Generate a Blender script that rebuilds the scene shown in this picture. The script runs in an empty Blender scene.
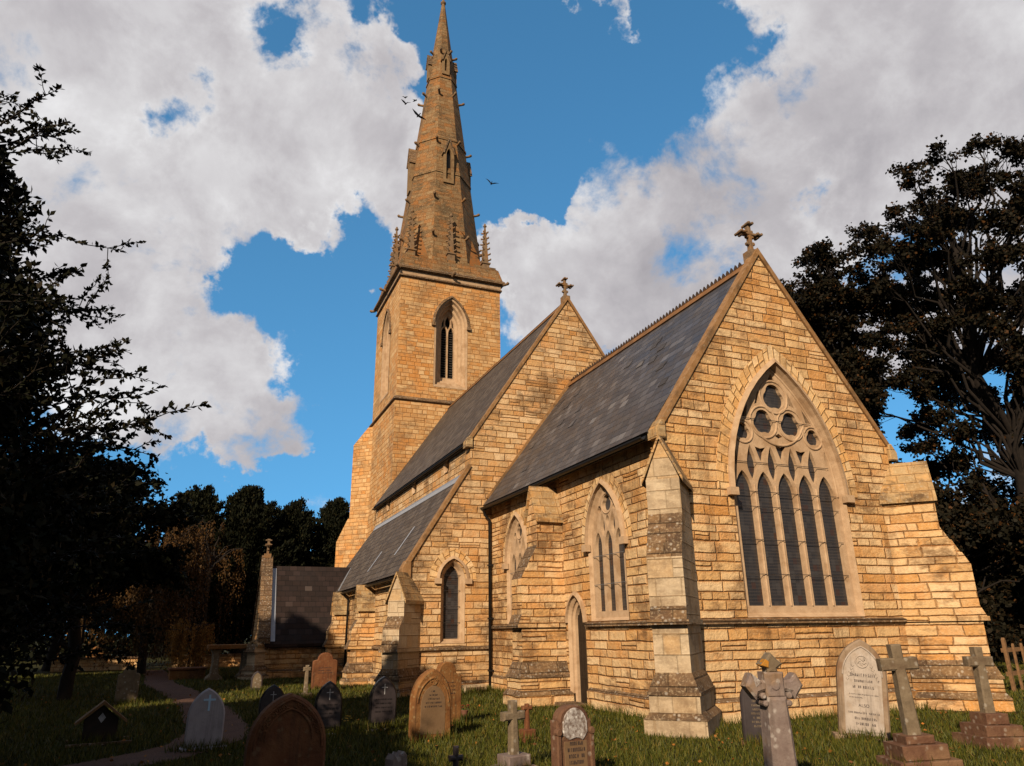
import bpy, math, random
import numpy as np
from mathutils import Vector, Matrix
from mathutils.geometry import tessellate_polygon

C = bpy.context.scene.collection
sin, cos, pi, sqrt = math.sin, math.cos, math.pi, math.sqrt
S2 = sqrt(.5)

# ------------------------------------------------------------------ node helper
class G:
    def __init__(s, nt): s.nt = nt; s.L = nt.links
    def put(s, sock, val):
        if isinstance(val, bpy.types.NodeSocket): s.L.new(val, sock)
        elif val is not None:
            if hasattr(sock.default_value, '__len__') and not hasattr(val, '__len__'): val = [val]*len(sock.default_value)
            if hasattr(val, '__len__') and len(sock.default_value) == 4 and len(val) == 3: val = tuple(val)+(1,)
            sock.default_value = val
    def node(s, t, ins=None, **props):
        n = s.nt.nodes.new(t)
        for k, v in props.items(): setattr(n, k, v)
        for k, v in (ins or {}).items(): s.put(n.inputs[k], v)
        return n
    def m(s, op, a, b=None, c=None, clamp=False):
        n = s.nt.nodes.new('ShaderNodeMath'); n.operation = op; n.use_clamp = clamp
        for i, v in enumerate((a, b, c)):
            if v is not None: s.put(n.inputs[i], v)
        return n.outputs[0]
    def add(s, a, b): return s.m('ADD', a, b)
    def sub(s, a, b): return s.m('SUBTRACT', a, b)
    def mul(s, a, b): return s.m('MULTIPLY', a, b)
    def fl(s, a): return s.m('FLOOR', a)
    def fr(s, a): return s.m('FRACT', a)
    def sm(s, lo, hi, x):
        n = s.nt.nodes.new('ShaderNodeMapRange'); n.interpolation_type = 'SMOOTHSTEP'
        s.put(n.inputs['Value'], x); s.put(n.inputs['From Min'], lo); s.put(n.inputs['From Max'], hi)
        return n.outputs[0]
    def xyz(s, x, y, z=0.):
        n = s.nt.nodes.new('ShaderNodeCombineXYZ')
        for i, v in enumerate((x, y, z)): s.put(n.inputs[i], v)
        return n.outputs[0]
    def sep(s, v):
        n = s.nt.nodes.new('ShaderNodeSeparateXYZ'); s.put(n.inputs[0], v); return n.outputs
    def noise(s, vec, scale, detail=3, rough=.55, out='Fac', dims='3D', distort=0.):
        n = s.nt.nodes.new('ShaderNodeTexNoise'); n.noise_dimensions = dims
        if dims == '1D': s.put(n.inputs['W'], vec)
        else: s.put(n.inputs['Vector'], vec)
        s.put(n.inputs['Scale'], scale); s.put(n.inputs['Detail'], detail); s.put(n.inputs['Roughness'], rough)
        s.put(n.inputs['Distortion'], distort)
        return n.outputs[out]
    def white(s, vec, dims='2D', out='Value'):
        n = s.nt.nodes.new('ShaderNodeTexWhiteNoise'); n.noise_dimensions = dims
        s.put(n.inputs['W' if dims == '1D' else 'Vector'], vec); return n.outputs[out]
    def ramp(s, fac, stops, interp='LINEAR'):
        n = s.nt.nodes.new('ShaderNodeValToRGB'); r = n.color_ramp; r.interpolation = interp
        while len(r.elements) < len(stops): r.elements.new(.5)
        for e, (p, c) in zip(r.elements, stops): e.position = p; e.color = tuple(c)+(1,) if len(c) == 3 else c
        s.put(n.inputs[0], fac); return n.outputs[0]
    def mix(s, f, a, b, mode='MIX'):
        n = s.nt.nodes.new('ShaderNodeMix'); n.data_type = 'RGBA'; n.blend_type = mode; n.clamp_factor = True
        s.put(n.inputs[0], f); s.put(n.inputs[6], a); s.put(n.inputs[7], b); return n.outputs[2]
    def tc(s, which='Object'): return s.nt.nodes.new('ShaderNodeTexCoord').outputs[which]
    def island(s): return s.nt.nodes.new('ShaderNodeNewGeometry').outputs['Random Per Island']
    def bump(s, h, dist=1., strength=1.):
        return s.node('ShaderNodeBump', {'Height': h, 'Distance': dist, 'Strength': strength}).outputs[0]

def mat(name):
    m = bpy.data.materials.new(name); m.use_nodes = True
    nt = m.node_tree; bs = nt.nodes['Principled BSDF']; g = G(nt)
    return m, g, bs

def finish(g, bs, col, rough=.85, normal=None, spec=.3, metal=0.):
    g.put(bs.inputs['Base Color'], col); g.put(bs.inputs['Roughness'], rough)
    g.put(bs.inputs['Specular IOR Level'], spec); g.put(bs.inputs['Metallic'], metal)
    if normal is not None: g.put(bs.inputs['Normal'], normal)

# masonry: coursed squared stone laid out on each face's own metres (UV = metres along and up the face)
def masonry(name, course, lmin, lmax, stops, joint, jw=.010, rock=.03, fine=.012, snecked=.25, jig=.03, varh=.9,
            stain=(.16, .10, .055), stain_amt=.55, patch=(.55, .27, .07), patch_amt=.5, lichen=0., rough=.9, streaks=0.):
    m, g, bs = mat(name)
    uv = g.tc('UV'); u, v, _ = g.sep(uv)
    w = g.noise(uv, 2.1, 2, out='Color'); wx, wy, wz = g.sep(w)
    u = g.add(u, g.mul(g.sub(wx, .5), jig*2)); v = g.add(v, g.mul(g.sub(wy, .5), jig))
    v1 = g.add(v, g.mul(g.sub(g.noise(g.add(v, 31.7), 1.9, 1, .4, dims='1D'), .5), course*varh*1.3))
    rv = g.m('DIVIDE', v1, course); row = g.fl(rv); fv = g.fr(rv)
    rr = g.white(row, '1D')
    width = g.add(lmin, g.mul(rr, lmax-lmin))
    u1 = g.add(g.m('DIVIDE', u, width), g.mul(rr, 37.3))
    u2 = g.add(u1, g.mul(g.sub(g.noise(g.xyz(g.mul(u1, .8), g.mul(row, 5.7)), 1., 1, .4, dims='2D'), .5), 1.1))
    col = g.fl(u2); fu = g.fr(u2)
    cid = g.xyz(col, row)
    is2 = g.m('LESS_THAN', g.white(g.xyz(g.add(col, 17.), row)), snecked)
    k = g.add(1., is2)
    f2 = g.mul(fv, k); sub = g.fl(f2); fv2 = g.fr(f2)
    rc = g.white(g.xyz(col, row, sub), '3D', 'Color'); r1, r2, r3 = g.sep(rc)
    dv = g.m('DIVIDE', g.mul(g.m('MINIMUM', fv2, g.sub(1., fv2)), course), k)
    du = g.mul(g.m('MINIMUM', fu, g.sub(1., fu)), width)
    pos = g.tc('Object')
    n_f = g.noise(pos, 22., 4, .65)
    n_m = g.noise(pos, 7., 4, .6)
    d = g.add(g.m('MINIMUM', dv, du), g.mul(g.sub(n_f, .5), .014))
    face = g.sm(jw*.4, jw*1.7, d)
    fv_ = g.sm(jw*.4, jw*1.7, g.add(dv, g.mul(g.sub(n_f, .5), .014)))
    jmix = g.m('MAXIMUM', g.sub(1., fv_), g.mul(g.sub(1., face), .55))  # bed joints coloured stronger than uprights, painting in shade beneath the undercut stones
    c = g.ramp(r1, stops)
    big = g.noise(pos, .42, 3, .6); mid_ = g.noise(pos, 2.4, 6, .68)
    px0, py0, pz0 = g.sep(pos); hz = g.noise(g.xyz(g.mul(px0, 2.2), g.mul(py0, 2.2), g.mul(pz0, 6.5)), 1., 6, .7)
    om = g.sm(.472, .62, g.add(g.add(g.mul(big, .45), g.mul(mid_, .35)), g.mul(r2, .2)))
    near = g.sm(.055, .0, d)
    c = g.mix(g.mul(g.m('MAXIMUM', om, g.mul(near, .55)), patch_amt), c, patch)
    dm = g.sm(.485, .60, g.add(g.mul(g.noise(pos, .62, 4, .7), .55), g.mul(hz, .45)))
    c = g.mix(g.mul(dm, stain_amt), c, stain)
    c = g.mix(g.mul(g.sm(.45, .72, n_m), .45), c, g.mix(.5, c, (.15, .075, .025)))
    c = g.mix(g.mul(g.sm(.48, .72, n_f), .30), c, (.66, .53, .35), 'MIX')
    if lichen:
        vor = g.node('ShaderNodeTexVoronoi', {'Vector': pos, 'Scale': 9.}).outputs['Distance']
        c = g.mix(g.mul(g.sm(.28, .14, g.add(vor, g.mul(g.sub(n_f, .5), .25))), lichen), c, (.42, .40, .36))
    if streaks:
        px_, py_, pz_ = g.sep(pos)
        sk = g.noise(g.xyz(g.mul(px_, 2.6), g.mul(py_, 2.6), g.mul(pz_, .35)), 1., 4, .65)
        sk2 = g.noise(pos, .9, 3, .6)
        c = g.mix(g.mul(g.mul(g.sm(.48, .68, sk), g.sm(.40, .60, sk2)), streaks), c, g.mix(.72, c, (.11, .06, .028)))
    c = g.mix(jmix, c, joint)
    h = g.mul(g.sm(0., .024, d), rock)
    h = g.add(h, g.mul(face, g.add(g.mul(r3, rock*.8), g.mul(g.mul(g.sub(fv2, .5), g.sub(r2, .35)), rock*1.6))))
    h = g.add(h, g.mul(n_m, rock*.9)); h = g.add(h, g.mul(n_f, fine))
    finish(g, bs, c, rough, g.bump(h), .2)
    return m

def plain_stone(name, c1, c2, c3=None, spots=None, bump=.006, scale=6., rough=.85, spec=.25, spot_scale=10., amt=.8, streak=0.):
    m, g, bs = mat(name)
    p = g.tc('Object')
    a = g.noise(p, scale, 5, .65); b = g.noise(p, scale*5, 4, .7); cc = g.noise(p, scale*.35, 3, .6)
    c = g.mix(g.sm(.35, .68, a), c1, c2)
    if c3 is not None: c = g.mix(g.mul(g.sm(.5, .66, cc), .8), c, c3)
    c = g.mix(g.mul(g.sm(.5, .8, b), .4), c, g.mix(.5, c, (.02, .015, .01)))
    if streak:
        x, y, z = g.sep(p)
        st = g.noise(g.xyz(g.mul(x, 14.), g.mul(y, 14.), g.mul(z, 1.2)), 1., 3, .6)
        c = g.mix(g.mul(g.sm(.5, .72, st), streak), c, g.mix(.75, c, (.03, .02, .012)))
    if spots is not None:
        vor = g.node('ShaderNodeTexVoronoi', {'Vector': p, 'Scale': spot_scale}).outputs['Distance']
        c = g.mix(g.mul(g.sm(.32, .12, g.add(vor, g.mul(g.sub(b, .5), .35))), amt), c, spots)
    h = g.add(g.mul(a, bump*1.5), g.mul(b, bump))
    finish(g, bs, c, rough, g.bump(h), spec)
    return m

def slate_mat(name, course, length, stops, moss=None, moss_amt=.0, lap=.02, rough=.55, spec=.4):
    m, g, bs = mat(name)
    uv = g.tc('UV'); u, v, _ = g.sep(uv)
    p = g.tc('Object')
    nz = g.noise(p, 9., 3, .6)
    v = g.add(v, g.mul(g.sub(nz, .5), .012))
    rv = g.m('DIVIDE', v, course); row = g.fl(rv); fv = g.fr(rv)
    uu = g.add(g.m('DIVIDE', u, length), g.add(g.mul(row, .5), g.mul(g.white(row, '1D'), .2)))
    col = g.fl(uu); fu = g.fr(uu)
    r1, r2, r3 = g.sep(g.white(g.xyz(col, row), '2D', 'Color'))
    c = g.ramp(r1, stops)
    edge = g.m('MINIMUM', g.mul(fu, length), g.mul(g.sub(1., fu), length))
    gap = g.sm(.002, .009, edge)
    butt = g.sm(.0, .2, fv)
    dark = g.mul(gap, butt)
    c = g.mix(dark, g.mix(.92, c, (.006, .005, .005)), c)
    big = g.noise(p, .8, 4, .6)
    c = g.mix(g.mul(g.sm(.45, .7, big), .5), c, g.mix(.5, c, (.02, .018, .018)))
    if moss is not None: c = g.mix(g.mul(g.sm(.5, .72, g.noise(p, 1.6, 5, .7)), moss_amt), c, moss)
    h = g.add(g.mul(g.sub(1., fv), lap), g.add(g.mul(r2, .006), g.add(g.mul(gap, .006), g.mul(nz, .006))))
    finish(g, bs, c, g.add(rough, g.mul(g.sub(r3, .5), .2)), g.bump(h), spec)
    return m

def simple(name, c1, c2=None, rough=.6, scale=8., bump=.003, metal=0., spec=.3):
    m, g, bs = mat(name)
    p = g.tc('Object'); a = g.noise(p, scale, 4, .6)
    c = g.mix(g.sm(.3, .7, a), c1, c2 or tuple(x*.6 for x in c1))
    finish(g, bs, c, rough, g.bump(g.mul(a, bump)), spec, metal)
    return m

M = {}
warm = [(0., (.48, .29, .125)), (.3, (.56, .385, .20)), (.6, (.62, .46, .275)), (.85, (.57, .37, .17)), (1., (.50, .27, .095))]
M['stone'] = masonry('coursed_limestone', .172, .30, .78, warm, (.25, .10, .028), jw=.0055, rock=.026, fine=.022, snecked=.04, varh=.75, jig=.045, patch=(.53, .235, .06), patch_amt=.66, streaks=.8, stain_amt=.78, stain=(.15, .082, .038))
M['stone2'] = masonry('nave_limestone', .185, .30, .74, [(0., (.44, .28, .14)), (.35, (.52, .37, .21)), (.65, (.58, .43, .265)), (.85, (.50, .32, .15)), (1., (.40, .23, .095))], (.22, .105, .035), jw=.0055, jig=.045, fine=.02, snecked=.06, varh=.6, streaks=.6, rock=.022, patch=(.50, .215, .05), patch_amt=.65, stain=(.14, .085, .045), stain_amt=.78)
M['tower'] = masonry('tower_limestone', .215, .26, .6, [(0., (.42, .245, .105)), (.35, (.50, .315, .145)), (.65, (.54, .37, .195)), (1., (.40, .21, .075))], (.22, .10, .033), jw=.006, snecked=.06, varh=.6, streaks=.4, rock=.014, stain_amt=.55, patch=(.48, .2, .045), patch_amt=.8)
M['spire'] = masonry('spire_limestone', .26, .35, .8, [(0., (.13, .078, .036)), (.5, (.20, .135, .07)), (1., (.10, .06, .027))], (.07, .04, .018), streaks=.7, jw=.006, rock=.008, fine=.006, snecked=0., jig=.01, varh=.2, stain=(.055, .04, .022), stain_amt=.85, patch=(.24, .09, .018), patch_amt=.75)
M['ashlar'] = masonry('buttress_ashlar', .30, .28, .5, [(0., (.37, .285, .19)), (.45, (.45, .365, .26)), (.8, (.39, .30, .2)), (1., (.44, .28, .13))], (.22, .15, .085), streaks=.5, jw=.006, rock=.007, fine=.006, snecked=.1, jig=.012, varh=.3, stain=(.17, .12, .075), stain_amt=.55, patch=(.42, .36, .27), patch_amt=.35)
M['vous'] = masonry('arch_stones', .20, .22, .3, warm, (.24, .125, .045), jw=.006, rock=.014, snecked=0., jig=.012, varh=.3)
M['weather'] = masonry('lichened_stone', .24, .4, .8, [(0., (.085, .05, .03)), (.5, (.15, .095, .055)), (1., (.07, .045, .028))], (.04, .025, .015), jw=.008, rock=.012, fine=.012, snecked=0., jig=.01, varh=.1, stain=(.05, .033, .022), stain_amt=.7, patch=(.22, .13, .06), patch_amt=.6, lichen=.45)
M['dressed'] = plain_stone('dressed_stone', (.37, .255, .16), (.44, .315, .205), (.29, .185, .105), bump=.004)
M['coping'] = plain_stone('coping_stone', (.20, .105, .04), (.26, .15, .07), (.10, .06, .03), spots=(.3, .27, .2), amt=.3)
M['slate'] = slate_mat('blue_slate', .24, .30, [(0., (.036, .033, .036)), (.5, (.052, .048, .051)), (.93, (.074, .069, .073)), (1., (.125, .12, .125))], moss=(.060, .042, .026), moss_amt=.5, lap=.035)
M['slate2'] = slate_mat('brown_slate', .24, .30, [(0., (.045, .034, .027)), (.5, (.066, .051, .041)), (1., (.092, .074, .06))], moss=(.045, .03, .022), moss_amt=.6, rough=.75, spec=.25)
M['tile'] = slate_mat('porch_stone_tile', .26, .30, [(0., (.014, .009, .008)), (.8, (.023, .014, .012)), (.97, (.03, .019, .017)), (1., (.06, .045, .04))], moss=(.03, .018, .016), moss_amt=.5, rough=.8, spec=.2)
M['ridge'] = plain_stone('ridge_clay', (.15, .07, .025), (.20, .10, .04), (.09, .05, .025))
M['broach'] = plain_stone('broach_stone', (.22, .085, .022), (.17, .09, .035), (.10, .06, .025))
M['crest'] = simple('crest_tile', (.05, .032, .022), rough=.8)
M['iron'] = simple('painted_iron', (.012, .011, .011), rough=.45)
M['iron_grey'] = simple('grey_iron', (.10, .10, .11), rough=.6)
M['lead'] = simple('lead_sheet', (.30, .32, .36), (.24, .26, .31), rough=.42, metal=.3)
M['door'] = simple('dark_oak', (.022, .014, .009), rough=.6, scale=14)
M['louvre'] = simple('louvre_slate', (.05, .045, .042), rough=.7)
def glass_mat():
    m, g, bs = mat('leaded_glass')
    u, v, _ = g.sep(g.tc('UV'))
    line = g.sm(.30, .44, g.m('ABSOLUTE', g.sub(g.fr(g.m('DIVIDE', v, .062)), .5)))
    vert = g.sm(.42, .48, g.m('ABSOLUTE', g.sub(g.fr(g.m('DIVIDE', u, .05)), .5)))
    n = g.noise(g.tc('Object'), 3., 2)
    c = g.mix(n, (.012, .013, .017), (.032, .030, .033))
    c = g.mix(g.m('MAXIMUM', g.mul(line, .36), g.mul(vert, .22)), c, (.075, .062, .055))
    w = g.white(g.xyz(g.fl(g.m('DIVIDE', u, .1)), g.fl(g.m('DIVIDE', v, .12))), '2D', 'Value')
    c = g.mix(g.mul(g.sm(.55, 1., w), .5), c, (.05, .048, .052)); c = g.mix(g.mul(g.sm(.12, .0, w), .6), c, (.05, .022, .014))
    finish(g, bs, c, g.add(.18, g.mul(w, .25)), g.bump(g.mul(w, .006)), .45)
    return m
M['glass'] = glass_mat()
M['mono_dark'] = plain_stone('dark_slate_stone', (.028, .022, .024), (.042, .034, .036), bump=.001, rough=.4, spec=.4, scale=3)
M['mono_rim'] = simple('dark_polished_rim', (.008, .007, .008), rough=.3)
M['letter_pale'] = simple('pale_lettering', (.42, .42, .45), rough=.7)
M['letter_dark'] = simple('dark_lettering', (.035, .026, .03), rough=.8)
M['marble'] = plain_stone('weathered_marble', (.32, .275, .24), (.385, .335, .295), (.27, .195, .13), bump=.005, scale=5., streak=.5, spots=(.2, .15, .1), amt=.25)
M['marble_rim'] = plain_stone('stained_marble', (.20, .14, .09), (.26, .195, .14), (.16, .088, .048), bump=.004, streak=.5)
M['red_sand'] = plain_stone('red_sandstone', (.115, .040, .016), (.155, .064, .026), (.065, .028, .012), spots=(.2, .14, .08), amt=.3, bump=.012, scale=4., streak=.65)
M['orange_sand'] = plain_stone('orange_sandstone', (.165, .066, .018), (.215, .105, .036), (.085, .036, .014), spots=(.26, .2, .1), amt=.45, bump=.012, scale=4., streak=.65, spot_scale=13.)
M['buff_panel'] = plain_stone('buff_worn_panel', (.14, .085, .044), (.175, .11, .06), (.11, .05, .02), bump=.003, scale=3.)
M['grey_lichen'] = plain_stone('grey_lichened_stone', (.12, .09, .058), (.175, .135, .09), (.08, .05, .03), spots=(.4, .38, .34), amt=.35, bump=.008, streak=.35)
M['purple_stone'] = plain_stone('purple_grey_stone', (.145, .108, .098), (.20, .16, .145), (.19, .115, .055), spots=(.5, .48, .46), amt=.35, bump=.006, streak=.4)
M['red_base'] = plain_stone('red_brown_base', (.09, .042, .025), (.13, .068, .04), (.17, .10, .055), spots=(.34, .3, .25), amt=.4, bump=.01)
M['white_lichen'] = plain_stone('white_crusted_lichen', (.12, .08, .06), (.46, .44, .43), spots=(.58, .57, .56), amt=.9, bump=.006, scale=14., spot_scale=16.)
M['yellow_lichen'] = plain_stone('orange_lichen', (.42, .17, .012), (.30, .15, .03), bump=.006, scale=20.)
M['pale_grey'] = plain_stone('pale_grey_granite', (.30, .27, .29), (.35, .32, .34), bump=.002, scale=5., streak=.3)
M['blue_white'] = simple('pale_blue_cross', (.42, .62, .80), (.36, .52, .70), rough=.5)
M['wood'] = simple('weathered_wood', (.20, .11, .05), (.12, .065, .03), rough=.85, scale=12)
M['dark_wood'] = simple('dark_stained_wood', (.03, .02, .014), rough=.8)
M['bird'] = simple('black_feather', (.008, .008, .009), rough=.6)
M['petal_y'] = simple('yellow_petal', (.6, .35, .02), rough=.7)
M['petal_r'] = simple('red_petal', (.30, .02, .02), rough=.7)
M['stem'] = simple('green_stem', (.04, .06, .015), rough=.7)
M['pot'] = simple('clay_pot', (.18, .08, .05), rough=.8)

def leaf_mat(name, stops, rough=.55, trans=.0, spec=.25):
    m, g, bs = mat(name)
    c = g.ramp(g.island(), stops)
    finish(g, bs, c, rough, None, spec)
    return m
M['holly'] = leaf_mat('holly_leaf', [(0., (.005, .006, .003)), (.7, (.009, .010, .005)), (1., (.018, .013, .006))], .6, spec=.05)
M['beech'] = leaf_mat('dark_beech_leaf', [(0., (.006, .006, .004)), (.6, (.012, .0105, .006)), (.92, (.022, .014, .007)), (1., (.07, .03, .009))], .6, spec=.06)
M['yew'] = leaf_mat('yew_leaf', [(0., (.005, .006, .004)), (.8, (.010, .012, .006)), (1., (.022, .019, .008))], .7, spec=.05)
M['willow'] = leaf_mat('willow_leaf', [(0., (.03, .017, .007)), (.7, (.055, .030, .010)), (1., (.10, .047, .012))], .6, spec=.12)
M['golden'] = leaf_mat('golden_leaf', [(0., (.12, .06, .011)), (.6, (.20, .09, .014)), (1., (.28, .13, .022))], .7)
M['bark'] = simple('dark_bark', (.013, .009, .007), (.007, .005, .004), rough=.95, scale=6, bump=.02)
M['blade'] = leaf_mat('grass_blade', [(0., (.024, .030, .004)), (.5, (.050, .058, .006)), (.85, (.082, .078, .009)), (1., (.12, .08, .016))], .6, spec=.2)
M['deadleaf'] = leaf_mat('fallen_leaf', [(0., (.30, .11, .015)), (.6, (.22, .09, .02)), (1., (.12, .05, .02))], .8)

def ground_mat():
    m, g, bs = mat('turf'); p = g.tc('Object')
    a = g.noise(p, .7, 4); b = g.noise(p, 14., 4, .7); d = g.noise(p, 60., 2)
    c = g.mix(g.sm(.3, .7, a), (.022, .024, .006), (.040, .038, .010))
    c = g.mix(g.mul(g.sm(.5, .75, b), .6), c, (.05, .032, .014))
    finish(g, bs, c, .95, g.bump(g.add(g.mul(b, .05), g.mul(d, .03))), .1)
    return m
M['turf'] = ground_mat()
def path_mat():
    m, g, bs = mat('path_gravel'); p = g.tc('Object')
    a = g.noise(p, 2., 4); b = g.noise(p, 45., 3, .7)
    vor = g.node('ShaderNodeTexVoronoi', {'Vector': p, 'Scale': 60.}).outputs['Color']
    c = g.mix(g.sm(.3, .7, a), (.065, .032, .022), (.10, .05, .034))
    c = g.mix(.35, c, g.mix(g.sep(vor)[0], (.035, .018, .013), (.14, .08, .055)))
    finish(g, bs, c, .9, g.bump(g.mul(b, .02)), .2)
    return m
M['path'] = path_mat()

# ------------------------------------------------------------------ mesh helper
def link(o, parent=None):
    C.objects.link(o)
    if parent is not None: o.parent = parent
    return o

class MB:
    def __init__(s): s.v = []; s.f = []; s.mi = []; s.uv = []; s.sm = []
    def face(s, pts, mi=0, uv=None, smooth=False):
        i = len(s.v); s.v += [tuple(p) for p in pts]; s.f.append(tuple(range(i, i+len(pts)))); s.mi.append(mi); s.uv.append(uv); s.sm.append(smooth)
    def box(s, x0, x1, y0, y1, z0, z1, mi=0, T=None):
        P = [(x, y, z) for x in (x0, x1) for y in (y0, y1) for z in (z0, z1)]
        if T: P = [T(*p) for p in P]
        for q in ((0, 1, 3, 2), (4, 6, 7, 5), (0, 4, 5, 1), (2, 3, 7, 6), (1, 5, 7, 3), (0, 2, 6, 4)): s.face([P[k] for k in q], mi)
    def plate(s, outer, holes, T, d, mi=0):
        loops = [outer]+holes
        flat = [p for l in loops for p in l]
        for t in tessellate_polygon([[Vector((p[0], p[1], 0)) for p in l] for l in loops]):
            s.face([T(flat[k][0], flat[k][1], d) for k in t], mi)
    def ringwall(s, a, da, b, db, T, mi=0, closed=True):
        n = len(a)
        for i in range(n if closed else n-1):
            j = (i+1) % n
            s.face([T(*a[i], da), T(*a[j], da), T(*b[j], db), T(*b[i], db)], mi)
    def prism(s, poly, T, d0, d1, ch=0., mi=0, holes=()):
        ins = inset(poly, ch) if ch else poly
        s.plate(ins, list(holes), T, d0, mi)
        if ch: s.ringwall(poly, d0+ch, ins, d0, T, mi)
        s.ringwall(poly, d1, poly, d0+ch, T, mi)
        s.plate(poly, list(holes), T, d1, mi)
        for h in holes: s.ringwall(h, d1, h, d0, T, mi)
    def tube(s, pts, rad, n=6, mi=0, cap=True):
        pts = [Vector(p) for p in pts]; base = len(s.v); k = len(pts)
        up = Vector((0.31, .17, .93))
        for i, p in enumerate(pts):
            t = (pts[min(i+1, k-1)]-pts[max(i-1, 0)]).normalized()
            a = t.cross(up)
            if a.length < .05: a = t.cross(Vector((1, 0, 0)))
            a.normalize(); b = t.cross(a); r = rad[i] if hasattr(rad, '__len__') else rad
            for q in range(n):
                w = 2*pi*q/n; s.v.append(tuple(p+a*(r*cos(w))+b*(r*sin(w))))
        for i in range(k-1):
            for q in range(n):
                q2 = (q+1) % n
                s.f.append((base+i*n+q, base+i*n+q2, base+(i+1)*n+q2, base+(i+1)*n+q)); s.mi.append(mi); s.uv.append(None); s.sm.append(True)
        if cap:
            for i in (0, k-1):
                s.f.append(tuple(base+i*n+q for q in range(n))); s.mi.append(mi); s.uv.append(None); s.sm.append(False)
    def lathe(s, c, prof, n=16, mi=0, smooth=True):
        base = len(s.v); k = len(prof)
        for r, z in prof:
            for q in range(n): s.v.append((c[0]+r*cos(2*pi*q/n), c[1]+r*sin(2*pi*q/n), c[2]+z))
        for i in range(k-1):
            for q in range(n):
                q2 = (q+1) % n
                s.f.append((base+i*n+q, base+i*n+q2, base+(i+1)*n+q2, base+(i+1)*n+q)); s.mi.append(mi); s.uv.append(None); s.sm.append(smooth)
    def torus(s, path, r, T, d, mi=0, n=6):
        s.tube([T(p[0], p[1], d) for p in path], r, n, mi, cap=False)
    def build(s, name, mats, parent=None, auto_mi=None):
        me = bpy.data.meshes.new(name); me.from_pydata(s.v, [], s.f)
        if not isinstance(mats, (list, tuple)): mats = [mats]
        for m in mats: me.materials.append(m)
        me.polygons.foreach_set('material_index', s.mi); me.polygons.foreach_set('use_smooth', s.sm)
        uvl = me.uv_layers.new(name='UVMap').data
        Vv = me.vertices
        for p, cu in zip(me.polygons, s.uv):
            n = p.normal
            if cu is None:
                t = Vector((-n.y, n.x, 0))
                if t.length < .15: t = Vector((1, 0, 0))
                t.normalize(); b = n.cross(t)
                if b.z < 0: b = -b; t = -t
            for k, li in enumerate(p.loop_indices):
                if cu is not None: uvl[li].uv = cu[k]
                else:
                    co = Vv[me.loops[li].vertex_index].co; uvl[li].uv = (co.dot(t), co.dot(b))
        o = bpy.data.objects.new(name, me)
        # consistent outward normals
        import bmesh
        return link(o, parent)

def tag(o, label, cat, group=None):
    o['label'] = label; o['category'] = cat
    if group: o['group'] = group
    return o
def empty(name, loc=(0, 0, 0), rz=0., tilt=(0., 0.)):
    o = bpy.data.objects.new(name, None); o.location = loc; o.rotation_euler = (tilt[0], tilt[1], rz); return link(o)

def inset(poly, d):
    n = len(poly); ar = sum(poly[i][0]*poly[(i+1) % n][1]-poly[(i+1) % n][0]*poly[i][1] for i in range(n))
    sg = 1 if ar > 0 else -1; out = []
    for i in range(n):
        p, a, b = Vector(poly[i]), Vector(poly[i-1]), Vector(poly[(i+1) % n])
        e1 = (p-a); e2 = (b-p)
        if e1.length < 1e-6 or e2.length < 1e-6: out.append(tuple(p)); continue
        e1.normalize(); e2.normalize()
        n1 = Vector((-e1.y, e1.x))*sg; n2 = Vector((-e2.y, e2.x))*sg
        k = n1+n2
        if k.length < .3: k = n1
        k = k/max(.5, k.length_squared/2)/1.0*1.0
        out.append((p.x+k.x*d*.5*2/ (2 if False else 1)*.5*2/2*1.0 if False else p.x+k.x*d*.5, p.y+k.y*d*.5) if False else (p.x+(n1.x+n2.x)/(1+max(-.5, n1.dot(n2)))*d, p.y+(n1.y+n2.y)/(1+max(-.5, n1.dot(n2)))*d))
    return out

def arch(hw, zs, rise, z0, cx=0., n=9, off=0.):
    R = (hw*hw+rise*rise)/(2*hw); c = R-hw; R += off
    am = math.acos(max(-1, min(1, c/R))) if c > 0 else math.acos(c/R)
    r = [(cx-c+R*cos(am*i/n), zs+R*sin(am*i/n)) for i in range(n+1)]
    l = [(2*cx-x, z) for x, z in reversed(r[:-1])]
    return [(cx-hw-off, z0), (cx+hw+off, z0)]+r+l
def arc_only(a): return a[2:]
def circ(cx, cz, r, n=20): return [(cx+r*cos(2*pi*i/n), cz+r*sin(2*pi*i/n)) for i in range(n)]
def foil(cx, cz, r, lobes=3, n=30, ph=pi/2, depth=.2):
    return [(cx+r*(1-depth+depth*abs(cos((2*pi*i/n-ph)*lobes/2))**.6)*cos(2*pi*i/n), cz+r*(1-depth+depth*abs(cos((2*pi*i/n-ph)*lobes/2))**.6)*sin(2*pi*i/n)) for i in range(n)]

def frame(O, U, N):
    O, U, N = Vector(O), Vector(U), Vector(N)
    return lambda a, z, d=0.: tuple(O+U*a+Vector((0, 0, z))-N*d)
EAST = frame((0, 0, 0), (1, 0, 0), (0, -1, 0))
SIDE = frame((-2.92, 0, 0), (0, -1, 0), (-1, 0, 0))      # a = -y
NEAST = frame((0, 9.354, 0), (1, 0, 0), (0, -1, 0))
AISLE = frame((-5.42, 0, 0), (0, -1, 0), (-1, 0, 0))
CLER = frame((-3.6, 0, 0), (0, -1, 0), (-1, 0, 0))
TY0, TW = 22.93, 2.85; TCY = TY0+TW
TE = frame((0, TY0, 0), (1, 0, 0), (0, -1, 0))
TS = frame((-TW, TCY, 0), (0, -1, 0), (-1, 0, 0))

church = tag(empty('church'), 'tall cream stone parish church with slate roofs and pointed spire', 'church')

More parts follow.
